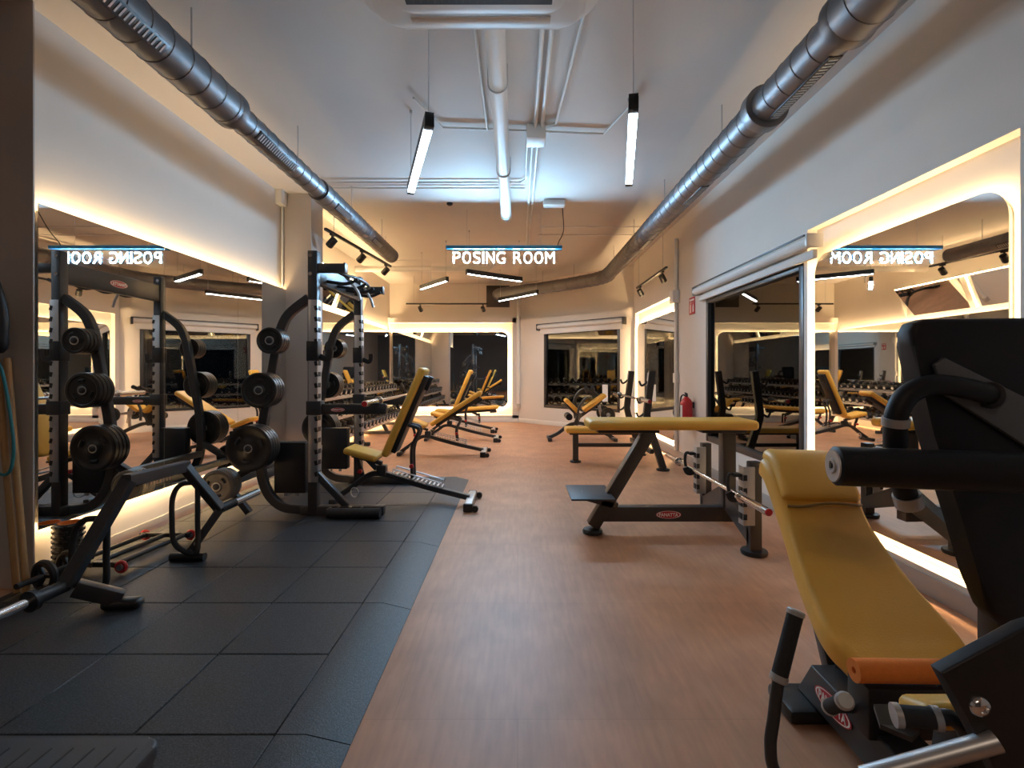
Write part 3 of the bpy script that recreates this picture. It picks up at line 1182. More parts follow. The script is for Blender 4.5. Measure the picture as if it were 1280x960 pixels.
# ---------------------------------------------------------------- dumbbell rack along the far left wall
dr = thing('dumbbell_rack', (-2.95, 9.2, 0), 'long three tier dumbbell rack along the far left mirror', 'rack')
DY0, DY1 = 6.85, 11.75
TIERS = [(-2.98, .90, 'top'), (-2.88, .60, 'middle'), (-2.78, .30, 'bottom')]
for y in (DY0 - .05, 8.5, 10.1, DY1 + .05):
    b = MB()
    b.bar((-2.62, y, .04), (-3.08, y, .95), .07, .06, up=(0, 1, 0))
    b.bar((-3.12, y, .035), (-2.50, y, .035), .07, .06)
    b.build('post', FRAME, dr)
for (x, z, nm) in TIERS:
    b = MB()
    for dx, dz in ((-.10, .02), (.10, -.03)):
        b.b2(x + dx - .03, x + dx + .03, DY0 - .05, DY1 + .05, z + dz - .03, z + dz - .005, .004)
    b.build('shelf', FRAME, dr)
    b = MB()
    b.b2(x + .13, x + .138, DY0 - .05, DY1 + .05, z - .08, z - .02, .002)
    b.build('shelf_lip', STEEL, dr)


def dumbbell_mesh():
    b = MB()
    b.cyl((-.07, 0, 0), (.07, 0, 0), .017, 10)
    for s in (-1, 1):
        b.lathe((s * .065, 0, 0), (s, 0, 0), [(0, .05), (.008, .066), (.085, .066), (.095, .058), (.095, .034), (.090, .030)], 14)
    o = b.build('dumbbell', RUBBER)
    me = o.data
    bpy.data.objects.remove(o)
    c = MB()
    for s in (-1, 1):
        c.cyl((s * .155, 0, 0), (s * .163, 0, 0), .032, 12)
    o = c.build('end_badge', STEEL)
    me2 = o.data
    bpy.data.objects.remove(o)
    return me, me2


DM, DM2 = dumbbell_mesh()
NUM = ['nearest', 'second', 'third', 'fourth', 'fifth', 'sixth', 'seventh', 'eighth', 'ninth', 'tenth', 'eleventh', 'twelfth', 'thirteenth',
       'fourteenth', 'fifteenth', 'sixteenth', 'seventeenth', 'eighteenth', 'nineteenth', 'twentieth', 'twenty first', 'twenty second']
for (x, z, nm) in TIERS:
    n = 22
    for k in range(n):
        y = DY0 + .06 + (DY1 - DY0 - .12) * k / (n - 1)
        o = bpy.data.objects.new('dumbbell', DM)
        COL.objects.link(o)
        o.location = (x, y, z + .066 - .012)
        o.rotation_euler = (0, math.radians(14), 0)
        sc = {'top': .84, 'middle': .98, 'bottom': 1.1}[nm]
        o.scale = (1, sc, sc)
        tag(o, f'{NUM[k]} black dumbbell from the near end on the {nm} tier of the rack', 'dumbbell', f'dumbbells on the {nm} tier')
        c = bpy.data.objects.new('end_badge', DM2)
        COL.objects.link(c)
        c.parent = o

# ---------------------------------------------------------------- open trap bar on its stand, near left
tb_ = thing('open_trap_bar', (-2.1, 2.95, MATH), 'black open trap bar tipped up on its stand feet at the front left', 'barbell')
q0 = Vector((-2.27, 2.52, .20))      # near corner where the sleeve starts
q1 = Vector((-2.125, 2.74, .68))      # near top corner
q2 = Vector((-2.165, 3.26, .655))
q3 = Vector((-2.0, 3.37, .35))
b = MB()
b.rect([q0, q0.lerp(q1, .5), q1], .055, .07, 0, up=(1, 0, 0))
b.rect([q1 + Vector((0, -.02, 0)), q2 + Vector((0, .02, 0))], .055, .07, 0, up=(0, 0, 1))
b.rect([q2, q3], .055, .06, 0, up=(1, 0, 0))
b.build('frame', FRAME, tb_)
b = MB()
for k in range(7):
    p = q1.lerp(q2, .36 + .06 * k)
    b.cyl(p + Vector((-.005, 0, -.032)), p + Vector((-.005, 0, -.062)), .006, 8)
b.build('band_peg', CHROME, tb_)
ax = (q3 - q0).normalized()
ns = Vector((-.10, -1, -.02)).normalized()
b = MB()
b.cyl(q0, q0 + ns * .17, .032, 18)
b.lathe(q0 + ns * .15, ns, [(0, .032), (0, .05), (.025, .05), (.025, .03)], 20)
b.build('collar', BLACK, tb_)
MB().cyl(q0 + ns * .17, q0 + ns * .62, .024, 20).build('loading_sleeve', CHROME, tb_)
fs = Vector((.22, .75, .09)).normalized()
MB().cyl(q3, q3 + fs * .12, .031, 18).build('collar', BLACK, tb_)
MB().cyl(q3 + fs * .12, q3 + fs * .33, .025, 20).build('loading_sleeve', CHROME, tb_)
# stand feet
f0 = P(158, 765, 2.62)
f0.z = MATH + .025
b = MB()
b.bar(q0 + Vector((.03, .02, -.02)), f0 + Vector((-.03, .01, .02)), .065, .075)
b.build('stand_leg', FRAME, tb_)
MB().box(f0 + Vector((-.02, 0, 0)), (.19, .075, .05), Matrix.Rotation(.12, 3, 'Z'), .022, 3).build('rubber_foot', RUBBER, tb_)
f1 = P(235, 708, 3.27)
f1.z = MATH + .025
MB().bar(q3, f1 + Vector((.0, 0, .02)), .045, .05).build('stand_leg', FRAME, tb_)
MB().cyl(f1 + Vector((-.11, 0, 0)), f1 + Vector((.11, 0, 0)), .026, 18).build('rubber_foot', RUBBER, tb_)
b = MB()
for k in (0.25, .1):
    p = f1.lerp(q3, k + .05)
    b.cyl(p + Vector((0, -.032, 0)), p + Vector((0, -.022, 0)), .013, 10)
b.build('bolt', CHROME, tb_)
# handle loops
h0 = [P(249, 603, 3.30), P(226, 606, 3.28), P(216, 622, 3.27), P(215, 650, 3.26), P(217, 676, 3.25), P(228, 688, 3.25), P(246, 690, 3.25), P(247, 650, 3.28), P(247, 604, 3.30)]
MB().tube(h0, .016, 12, 5, up=(0, 1, 0)).build('handle_loop', FOAM, tb_)
h1 = [P(122, 648, 2.72), P(106, 650, 2.74), P(95, 662, 2.76), P(90, 690, 2.76), P(92, 716, 2.76), P(108, 730, 2.74), P(131, 732, 2.70), P(133, 690, 2.68), P(134, 640, 2.66)]
MB().tube(h1, .016, 12, 5, up=(0, 1, 0)).build('handle_loop', FOAM, tb_)

# foam roller, ab wheel, parallettes
fr_ = thing('foam_roller', (-2.775, 3.10, MATH), 'black knobbly foam roller with orange lining standing by the left mirror', 'foam roller')
b = MB()
prof = []
for k in range(10):
    z = .30 * k / 10
    prof += [(z, .070), (z + .004, .076), (z + .022, .076), (z + .026, .070)]
b.lathe((-2.775, 3.10, MATH), (0, 0, 1), [(0, .055)] + prof + [(.30, .070), (.30, .056), (0.0, .055)], 28, close=False)
for k in range(10):
    for j in range(12):
        a = 2 * PI * (j + .5 * (k % 2)) / 12
        b.box((-2.775 + .077 * math.cos(a), 3.10 + .077 * math.sin(a), MATH + .015 + .03 * k), (.008, .022, .014), Matrix.Rotation(a, 3, 'Z'), .002, 1)
b.build('ridged_sleeve', RUBBER, fr_)
MB().lathe((-2.775, 3.10, MATH), (0, 0, 1), [(0, .0555), (.302, .0555), (.302, .049), (0, .049), (0, .0555)], 24, close=False).build('orange_lining', ORANGE, fr_)['label'] = 'orange inner tube'
aw = thing('ab_wheel', (-2.62, 2.86, MATH + .09), 'black twin ab wheel lying on the mat under the trap bar', 'ab wheel')
for y in (2.80, 2.95):
    b = MB()
    b.torus((-2.64, y, MATH + .092), (.25, 1, 0), .072, .02, 28, 8)
    for k in range(3):
        a = k * 2 * PI / 3
        b.bar((-2.64, y, MATH + .092), (-2.64 + .07 * math.cos(a), y, MATH + .092 + .07 * math.sin(a)), .02, .02)
    b.build('wheel', BLACK, aw)
MB().cyl((-2.66, 2.66, MATH + .092), (-2.62, 3.09, MATH + .092), .016, 12).build('handle_bar', FOAM, aw)
pa = thing('floor_push_up_bars', (-2.55, 3.35, MATH), 'low floor bars with red end rings lying by the left baseboard', 'exercise bars')
b = MB()
pz = MATH + .055
for (xa, xb) in ((-2.74, -2.68), (-2.60, -2.54), (-2.46, -2.40)):
    b.tube([(xa, 3.05, pz), (xb, 3.62, pz)], .016, 12, 0)
b.build('rail', FRAME2, pa)
MB().bar((-2.77, 3.07, pz), (-2.40, 3.07, pz), .035, .03).build('cross_bar', BLACK, pa)
MB().bar((-2.72, 3.62, pz), (-2.36, 3.62, pz), .035, .03).build('cross_bar', BLACK, pa)
for (x, y) in ((-2.75, 3.05), (-2.41, 3.05), (-2.70, 3.64), (-2.37, 3.64)):
    b = MB()
    b.torus((x, y, MATH + .046), (0, 1, 0), .029, .011, 22, 8)
    o = b.build('end_ring', RED, pa)
    o['label'] = 'red end ring'
    b = MB()
    b.cyl((x, y - .02, MATH + .046), (x, y + .02, MATH + .046), .018, 12)
    b.build('ring_plug', STEEL, o)

# wooden poles, bag and bands at the left edge
for (bx_, tx_, lab) in ((-2.742, -2.96, 'blond wooden pole leaning at the left edge, nearest the mirror'), (-2.795, -3.02, 'blond wooden pole leaning at the left edge, farther from the mirror')):
    o = MB().cyl((bx_, 2.80, MATH), (tx_, 2.91, 1.35), .0165, 14).build('wooden_pole', WOOD)
    tag(o, lab, 'pole', 'wooden poles in the left corner')
bd = MB()
bd.tube([(-2.96, 2.80, 1.40), (-2.88, 2.80, 1.28), (-2.825, 2.80, .98), (-2.815, 2.80, .80), (-2.85, 2.80, .70), (-2.94, 2.80, .72)], .008, 8)
tag(bd.build('resistance_band', TEAL), 'teal resistance band hanging on the left end wall', 'band')
b = MB()
b.sweep(catmull([(-2.96, 2.84, 1.80), (-2.95, 2.83, 1.70), (-2.94, 2.83, 1.58), (-2.94, 2.83, 1.45), (-2.945, 2.84, 1.38)], 5),
        [(.06 * math.cos(2 * PI * k / 14), .04 * math.sin(2 * PI * k / 14)) for k in range(14)], up=(0, 1, 0),
        scales=[.35, .45, .55, .62, .72, .8, .85, .92, .98, 1, 1, 1.05, 1.05, 1.0, 1.0, 1.02, 1.0, .95, .9, .7, .5])
tag(b.build('hanging_bag', BLACK), 'black bag hanging on the dark wall end above the teal band', 'bag')

# step platform at the bottom left
st_ = thing('step_platform', (-1.55, 1.2, MATH), 'dark grey grooved step platform lying on the rubber mat in the foreground', 'step platform')
b = MB()
zt = .21
poly = rounded(-2.15, -1.03, .92, 1.47, .05)
b.prism([(x, y, zt - .045) for x, y in poly], (0, 0, .045), .012)
tp = b.build('top_deck', STEP, st_)
b = MB()
for k in range(18):
    x = -2.10 + k * .06
    b.b2(x - .004, x + .004, .97, 1.42, zt - .001, zt + .003, .001)
b.build('groove', BLACK, tp)
b = MB()
for x in (-2.0, -1.12):
    b.b2(x - .12, x + .09, .96, 1.43, MATH, zt - .045, .015)
b.build('riser', BLACK, st_)

# ---------------------------------------------------------------- big mustard and black machine, right foreground
gm = thing('glute_machine', (1.2, 1.6, 0), 'large machine with curved mustard back pad and black roller at the front right', 'gym machine')


def swept_pad(b, path, half, thick, crown=.02, n=16):
    """path: list of (center Vector, half width); cross-section rounded rectangle in (side, normal)"""
    cs = catmull([Vector(p[:3]) for p in path], 8)
    hs = [v.x for v in catmull([Vector((p[3] if len(p) > 3 else half, 0, 0)) for p in path], 8)]
    m = len(cs)
    rings = []
    for i, c in enumerate(cs):
        t = (cs[min(i + 1, m - 1)] - cs[max(i - 1, 0)]).normalized()
        s = Vector((1, 0, 0)) - t * t.x
        s.normalize()
        nr = s.cross(t)
        e = min(i, m - 1 - i)
        k = [.80, .92, .975, 1, 1][min(e, 4)]
        h = hs[i] * (.90 if e == 0 else .965 if e == 1 else 1)
        tk = thick * k
        prof = []
        r = min(.03, tk * .45)
        for (cx, cy, a0) in ((h - r, tk / 2 - r, 0), (-h + r, tk / 2 - r, PI / 2), (-h + r, -tk / 2 + r, PI), (h - r, -tk / 2 + r, 1.5 * PI)):
            for j in range(5):
                a = a0 + PI / 2 * j / 4
                prof.append((cx + r * math.cos(a), cy + r * math.sin(a)))
            if a0 == 0:
                for j in range(1, 6):
                    u = 1 - 2 * j / 6
                    prof.append(((h - r) * u, tk / 2 + crown * (1 - u * u)))
        rings.append([b.bm.verts.new(c + s * x + nr * y) for x, y in prof])
    q = len(rings[0])
    for i in range(m - 1):
        for j in range(q):
            b.bm.faces.new((rings[i][j], rings[i][(j + 1) % q], rings[i + 1][(j + 1) % q], rings[i + 1][j]))
    b.bm.faces.new(rings[0][::-1])
    b.bm.faces.new(rings[-1])


PADC = [(1.335, 2.395, .825, .185), (1.328, 2.30, .785, .188), (1.305, 2.14, .62, .175), (1.300, 1.95, .455, .203), (1.300, 1.77, .343, .228), (1.302, 1.68, .303, .212), (1.303, 1.63, .285, .195)]
b = MB()
swept_pad(b, PADC, .195, .10, .012)
bp_ = b.build('back_pad', YELLOW, gm, 60)
b = MB()
swept_pad(b, [(1.337, 2.40, .872), (1.327, 2.31, .857), (1.315, 2.205, .768), (1.312, 2.16, .715)], .165, .07, .018)
hc = b.build('head_cushion', YELLOW, bp_, 60)
b = MB()
b.tube([(1.155, 2.145, .700), (1.20, 2.118, .705), (1.312, 2.105, .722), (1.42, 2.118, .712), (1.47, 2.145, .704)], .006, 8)
b.build('piping', YELLOWDK, hc)
# roller with end cap
r0, r1 = Vector((.945, 1.50, .995)), Vector((1.64, 1.40, .985))
dd = (r1 - r0).normalized()
b = MB()
b.lathe(r0, dd, [(0, .050), (.006, .058), (.69, .058), (.70, .05)], 32)
rp = b.build('roller_pad', BLACKPAD, gm)
b = MB()
b.lathe(r0 - dd * .004, dd, [(0, .001), (0, .012), (-.004, .014), (-.004, .022), (.000, .024), (.000, .047), (.006, .049)], 28)
o = b.build('end_cap', SATIN, rp)
o['label'] = 'grey metal end cap'
MB().cyl(r0 - dd * .010, r0 - dd * .004, .008, 6).build('cap_bolt', BLACK, o)
# black shield pad
SY = 1.60
sh = [(1143, 432), (1140, 414), (1146, 403), (1160, 398), (1330, 396), (1360, 410), (1360, 780), (1330, 800), (1282, 792), (1254, 784), (1238, 765), (1224, 722), (1206, 660), (1190, 610), (1168, 545), (1154, 485)]
b = MB()
b.prism([P(x, y, SY) for x, y in sh], (0, .075, 0), .02)
b.build('shield_pad', BLACKPAD, gm)
b = MB()
b.prism([P(x, y, SY - .02) for x, y in ((1170, 456), (1182, 447), (1300, 506), (1360, 540), (1360, 600), (1300, 568), (1180, 492))], (0, .019, 0), .004)
b.build('shield_bracket', GREYMET, gm)
# curved arm
b = MB()
b.tube([P(1240, 494, 1.565), P(1210, 486, 1.55), P(1170, 481, 1.54), P(1138, 491, 1.54), P(1122, 514, 1.54), P(1119, 545, 1.55), P(1122, 580, 1.56), P(1134, 624, 1.58)], .032, 18)
ca = b.build('curved_arm', BLACKPAD, gm)
c0, c1 = P(1120, 522, 1.54), P(1119, 532, 1.545)
MB().cyl(c0, c1, .037, 20).build('arm_ring', SATIN, ca)
MB().cyl(P(1133, 618, 1.578), P(1137, 632, 1.585), .039, 20).build('arm_ring', SATIN, ca)
MB().lathe(P(1236, 494, 1.56), (.9, .3, -.1), [(0, .030), (.004, .042), (.012, .042), (.02, .03)], 20).build('arm_socket', FRAME, ca)
# front side plate
b = MB()
b.prism([P(x, y, 1.05) for x, y in ((1178, 842), (1282, 785), (1345, 765), (1345, 1040), (1262, 1000), (1240, 955), (1208, 895))], (.0, .035, 0), .006)
sp_ = b.build('side_plate', BLACK, gm)
b = MB()
b.lathe(P(1223, 882, 1.05), (0, -1, 0), [(0, .022), (.006, .0215), (.012, .016), (.014, .009), (.010, .007), (.010, .001)], 24)
b.build('bolt', CHROME, sp_)
MB().cyl(P(1080, 972, 1.10), P(1246, 926, 1.04), .021, 20).build('front_tube', STEEL, gm)
# seat pad and its plate
b = MB()
b.box((1.13, 1.25, .43), (.30, .12, .06), Matrix.Rotation(math.radians(-20), 3, 'X'), .028, 4)
b.build('seat_pad', YELLOW, gm)
MB().prism([P(1092, 880, 1.27), P(1118, 880, 1.30), P(1150, 912, 1.25), P(1140, 922, 1.2), P(1100, 905, 1.22)], (0, .0, -.012)).build('seat_plate', FRAME, gm)
# left long handle
HP = [P(994, 768, 1.46), P(974, 846, 1.43), P(967, 898, 1.42), P(963, 932, 1.41), P(970, 965, 1.42), P(1005, 990, 1.47), P(1085, 985, 1.52)]
b = MB()
b.tube(HP, .0165, 14)
lh = b.build('long_handle', FRAME, gm)
MB().cyl(HP[0], HP[1], .022, 18).build('foam_grip', FOAM, lh)
dh = (HP[1] - HP[0]).normalized()
MB().lathe(HP[0] - dh * .014, dh, [(0, .006), (.0, .021), (.004, .0245), (.016, .0245)], 20).build('grip_cap', SATIN, lh)
MB().lathe(HP[1] - dh * .006, dh, [(0, .0245), (.016, .0245), (.02, .02)], 20).build('grip_ring', SATIN, lh)
# short handle
s0, s1 = P(1037, 884, 1.52), P(1056, 876, 1.40)
b = MB()
b.tube([s0, P(1060, 884, 1.58), P(1105, 884, 1.60)], .016, 12)
shd = b.build('short_handle', FRAME, gm)
MB().cyl(s0, s1, .021, 18).build('foam_grip', FOAM, shd)
ds = (s1 - s0).normalized()
MB().lathe(s1, ds, [(-.012, .0235), (.004, .0235), (.008, .019), (.008, .001)], 20).build('grip_cap', SATIN, shd)
MB().lathe(s0, ds, [(0, .0235), (.014, .0235)], 20).build('grip_ring', SATIN, shd)
# foam grip in front of the seat
g0, g1 = P(1121, 894, 1.17), P(1170, 898, 1.15)
b = MB()
b.tube([g1, P(1188, 897, 1.145), P(1205, 912, 1.14), P(1216, 940, 1.12)], .017, 14)
gh = b.build('seat_handle', FRAME, gm)
MB().cyl(g0, g1, .0225, 18).build('foam_grip', FOAM, gh)
dg_ = (g1 - g0).normalized()
for c in (g0, g1):
    MB().cyl(c - dg_ * .007, c + dg_ * .007, .026, 20).build('grip_ring', SATIN, gh)
# base
b = MB()
b.prism([(1.075, y, z) for y, z in ((1.93, .06), (1.84, .20), (1.0, .17), (1.0, .05))], (.13, 0, 0), .006)
bb = b.build('base_beam', FRAME, gm)
logo(bb, plane_M((1.0735, 1.71, .135), (0, -1, 0), (0, 0, 1)), .20, .072)
MB().b2(.98, 1.50, 1.80, 1.98, 0, .055, .02).build('rubber_foot', RUBBER, gm)
MB().b2(1.0, 1.5, .95, 1.08, 0, .055, .02).build('rubber_foot', RUBBER, gm)
for p_, q_, w_, h_ in (((1.18, 1.84, .10), (1.22, 2.12, .50), .06, .06), ((1.20, 1.80, .16), (1.27, 1.86, .30), .10, .08), ((1.66, 1.73, .0), (1.66, 1.73, .90), .08, .08),
                       ((1.14, 1.30, .15), (1.14, 1.27, .40), .10, .08), ((1.13, 1.10, .12), (1.16, 1.07, .50), .08, .05)):
    MB().bar(p_, q_, w_, h_).build('support_post', FRAME, gm)
nz = .365
MB().b2(1.05, 1.40, 1.50, 1.60, .17, .325, .006).build('pad_support', BLACK, gm)
nd = MB()
nd.lathe((1.025, 1.53, nz), (1, -.02, 0), [(0, .010), (0, .034), (.36, .034), (.36, .010), (.0, .010)], 24, close=False)
tag(nd.build('foam_noodle', ORANGE), 'orange foam noodle lying across the mustard machine pad', 'foam noodle')

# ---------------------------------------------------------------- ceiling things
def duct_run(b, pts, r):
    b.tube(pts, r, 28, 0, up=(.01, 0, 1))


def ring_seams(b, pts, r, step=.16):
    for p, q in zip(pts[:-1], pts[1:]):
        p, q = Vector(p), Vector(q)
        L = (q - p).length
        d = (q - p).normalized()
        k = step
        while k < L:
            b.torus(p + d * k, d + Vector((.0, 0, .05)), r, .0035, 28, 6)
            k += step


LZ = 3.05
ld_ = thing('spiral_duct', (-1.95, 4.5, LZ), 'round metal spiral duct hanging along the left side of the ceiling', 'duct', 'spiral ventilation ducts')
b = MB()
SEG = [((-1.95, .6, LZ), (-1.95, 3.42, LZ), .12), ((-1.95, 3.42, LZ), (-1.95, 4.9, LZ), .09), ((-1.95, 4.9, LZ), (-1.95, 7.75, LZ), .105)]
for p, q, r_ in SEG:
    duct_run(b, [p, q], r_)
    ring_seams(b, [p, q], r_)
b.lathe((-1.95, 3.36, LZ), (0, 1, 0), [(0, .121), (.02, .127), (.06, .127), (.08, .10)], 28)
b.lathe((-1.95, 7.70, LZ), (0, 1, 0), [(0, .11), (.05, .11), (.07, .09), (.07, .0)], 28)
b.build('duct_pipe', GALV, ld_)


def grille(par, c, n, L, wd):
    """slotted air grille, centre c, outward normal n, long side along y"""
    n = Vector(n).normalized()
    y = Vector((0, 1, 0))
    s = y.cross(n)
    R = Matrix((s, y, n)).transposed()
    b = MB()
    b.box(c, (wd, L, .012), R, .003)
    g_ = b.build('air_grille', FRAME, par)
    b = MB()
    k = int(L / .03)
    for i in range(k):
        b.box(Vector(c) + y * (-L / 2 + .025 + i * (L - .05) / (k - 1)) + n * .006, (wd - .025, .010, .004), R, 0)
    b.build('slat', STEEL, g_)


for yc, L, rr_ in ((2.15, 1.0, .12), (3.95, .62, .09), (5.4, .42, .105), (6.7, .4, .105)):
    nrm_ = Vector((.74, -.0, -.67))
    grille(ld_, Vector((-1.95, yc, LZ)) + nrm_ * (rr_ - .001), nrm_, L, .075)
b = MB()
for y in (1.6, 3.0, 4.45, 5.9, 7.2):
    b.cyl((-1.95, y, LZ + .08), (-1.95, y, CZ + .01), .005, 8)
b.build('hanger_rod', STEEL, ld_)

rd = thing('spiral_duct', (1.67, 5, LZ), 'round metal spiral duct along the right ceiling that bends across the back', 'duct', 'spiral ventilation ducts')
b = MB()
RX = 1.67
for p, q, r_ in (((RX, .6, LZ), (RX, 2.55, LZ), .137), ((RX, 2.55, LZ), (RX, 3.40, LZ), .112), ((RX, 3.40, LZ), (RX, 9.2, LZ), .118)):
    duct_run(b, [p, q], r_)
    ring_seams(b, [p, q], r_)
b.lathe((RX, 2.49, LZ), (0, 1, 0), [(0, .138), (.02, .144), (.06, .144), (.08, .115)], 28)
b.lathe((RX, 3.34, LZ), (0, 1, 0), [(0, .112), (.01, .146), (.10, .146), (.14, .12)], 28)
cpts = catmull([(RX, 9.1, LZ), (RX - .02, 9.45, LZ), (RX - .25, 9.85, LZ), (.85, 10.60, LZ + .02), (-.05, 11.60, LZ + .06), (-.45, 12.1, LZ + .08), (-.50, 12.54, LZ + .09)], 6)
duct_run(b, cpts, .125)
for i in range(2, len(cpts) - 1, 2):
    b.torus(cpts[i], cpts[i + 1] - cpts[i - 1], .125, .006, 28, 6)
b.build('duct_pipe', GALV, rd)
for yc, L, rr_ in ((2.98, .66, .112), (4.75, .5, .118), (6.6, .5, .118)):
    nrm_ = Vector((-.30, 0, -.95))
    nrm_ = Vector((.12, 0, -.99))
    grille(rd, Vector((RX, yc, LZ)) + nrm_ * (rr_ - .001), nrm_, L, .075)
b = MB()
for y in (1.7, 2.3, 4.1, 5.7, 7.2, 8.7):
    b.cyl((RX, y, LZ + .09), (RX, y, CZ + .01), .005, 8)
for p in ((1.15, 10.25), (.55, 10.95), (.1, 11.45)):
    b.cyl((*p, LZ + .10), (*p, CZ + .01), .005, 8)
b.build('hanger_rod', STEEL, rd)
MB().b2(-.78, -.20, YB + .125, YB + .155, 2.86, 3.40, .004).build('duct_collar_panel', FRAME2, rd)

# air conditioning cassette
ac = thing('ceiling_air_conditioner', (-.19, 2.15, 3.1), 'white ceiling cassette air conditioner above the fat cream pipe', 'air conditioner')
b = MB()
po = rounded(-.19 - .53, -.19 + .53, 1.62, 2.68, .13)
b.prism([(x, y, 3.10) for x, y in po], (0, 0, .07), .02)
po2 = rounded(-.19 - .60, -.19 + .60, 1.55, 2.74, .16)
b.prism([(x, y, 3.165) for x, y in po2], (0, 0, .30), .03)
b.build('housing', WHITE, ac)
b = MB()
po = rounded(-.19 - .42, -.19 + .42, 1.75, 2.545, .10)
b.prism([(x, y, 3.088) for x, y in po], (0, 0, .014), .004)
gp = b.build('grille_panel', WHITE, ac)
b = MB()
for k in range(20):
    b.b2(-.19 - .33 + k * .0345, -.19 - .33 + k * .0345 + .012, 1.9, 2.465, 3.084, 3.090)
b.b2(-.19 - .36, -.19 + .36, 1.86, 2.478, 3.0865, 3.0885)
b.build('grille_slot', BLACK, gp)
b = MB()
b.b2(-.55, .17, 2.575, 2.635, 3.092, 3.102, .004)
b.build('louvre', WHITE, ac)

# pipes
dp = thing('drain_pipe', (-.15, 4.8, 3.3), 'fat cream pipe running under the middle of the ceiling', 'pipe')
b = MB()
b.tube([(-.135, 2.5, 3.31), (-.15, 6.55, 3.31)], .064, 22, 0)
b.lathe((-.15, 6.5, 3.31), (0, 1, 0), [(0, .072), (.16, .072), (.19, .06), (.20, .0)], 22)
b.build('pipe', WHITE, dp)
for y in (3.55, 5.1):
    b = MB()
    b.torus((-.143, y, 3.31), (0, 1, 0), .068, .006, 24, 6)
    for s in (-1, 1):
        b.cyl((-.143 + s * .07, y, 3.30), (-.143 + s * .07, y, CZ), .004, 6)
    b.build('pipe_clamp', STEEL, dp)
hp_ = MB()
hp_.tube([(-3.1, 9.6, 3.22), (-.55, 9.6, 3.22), (-.50, 9.62, 3.27), (-.5, 9.62, 3.46)], .055, 18, 0)
tag(hp_.build('drain_pipe', WHITE), 'cream pipe running crosswise under the ceiling at the back left', 'pipe')


def conduit(pts, r, label, m=WHITE):
    return tag(MB().tube(pts, r, 10, 0).build('conduit', m), label, 'conduit', 'ceiling conduits')


cz = CZ - .025
conduit([(.155, 2.6, cz), (.155, 4.42, cz)], .016, 'left of the twin ceiling conduits running from the air conditioner')
conduit([(.215, 2.6, cz), (.215, 4.42, cz)], .016, 'right of the twin ceiling conduits running from the air conditioner')
conduit([(.42, 2.6, cz), (.33, 4.35, cz), (.20, 4.45, cz)], .012, 'thin slanting conduit right of the twin ceiling conduits')
conduit([(-.27, 2.6, cz), (-.27, 4.45, cz), (-.10, 4.47, cz)], .010, 'thin conduit left of the fat ceiling pipe')
conduit([(-.82, 3.95, cz), (-.66, 4.43, cz), (.78, 4.55, cz), (.92, 4.05, cz), (.92, 3.9, cz)], .010, 'crosswise conduit linking the two near pendant lamps')
conduit([(.14, 4.6, cz), (.14, 9.3, cz)], .012, 'left long conduit running back from the ceiling junction box')
conduit([(.19, 4.6, cz), (.19, 9.3, cz)], .012, 'right long conduit running back from the ceiling junction box')
conduit([(.09, 4.6, cz), (.09, 5.62, cz), (.03, 5.72, cz), (-2.3, 5.72, cz)], .010, 'upper crosswise conduit heading left over the duct')
conduit([(.09, 5.9, cz), (-2.3, 5.90, cz)], .010, 'lower crosswise conduit heading left over the duct')
conduit([(.33, 7.5, cz), (1.9, 7.5, cz)], .010, 'near thin conduit heading right behind the sign')
conduit([(.33, 7.95, cz), (1.9, 7.95, cz)], .010, 'far thin conduit heading right behind the sign')
conduit([(-2.4, 9.1, 3.28), (-1.62, 9.1, 3.28), (-1.58, 9.1, 3.25), (-1.58, 9.1, 2.86)], .010, 'bent conduit dropping to the back left pendant lamp')
jb = MB()
jb.b2(.08, .25, 4.40, 4.62, CZ - .12, CZ, .008)
tag(jb.build('junction_box', WHITE), 'cream junction box on the ceiling between the two near pendant lamps', 'junction box')
dv = MB()
dv.b2(.33, .60, 6.35, 6.50, CZ - .07, CZ, .008)
tag(dv.build('power_supply', WHITE), 'white power supply box on the ceiling above the lettered sign', 'power supply')
sd_ = MB()
sd_.lathe((-.88, 6.5, CZ), (0, 0, -1), [(0, .04), (.02, .04), (.035, .02), (.035, 0)], 16)
tag(sd_.build('ceiling_sensor', BLACK), 'small black sensor on the ceiling left of the fat pipe', 'sensor')

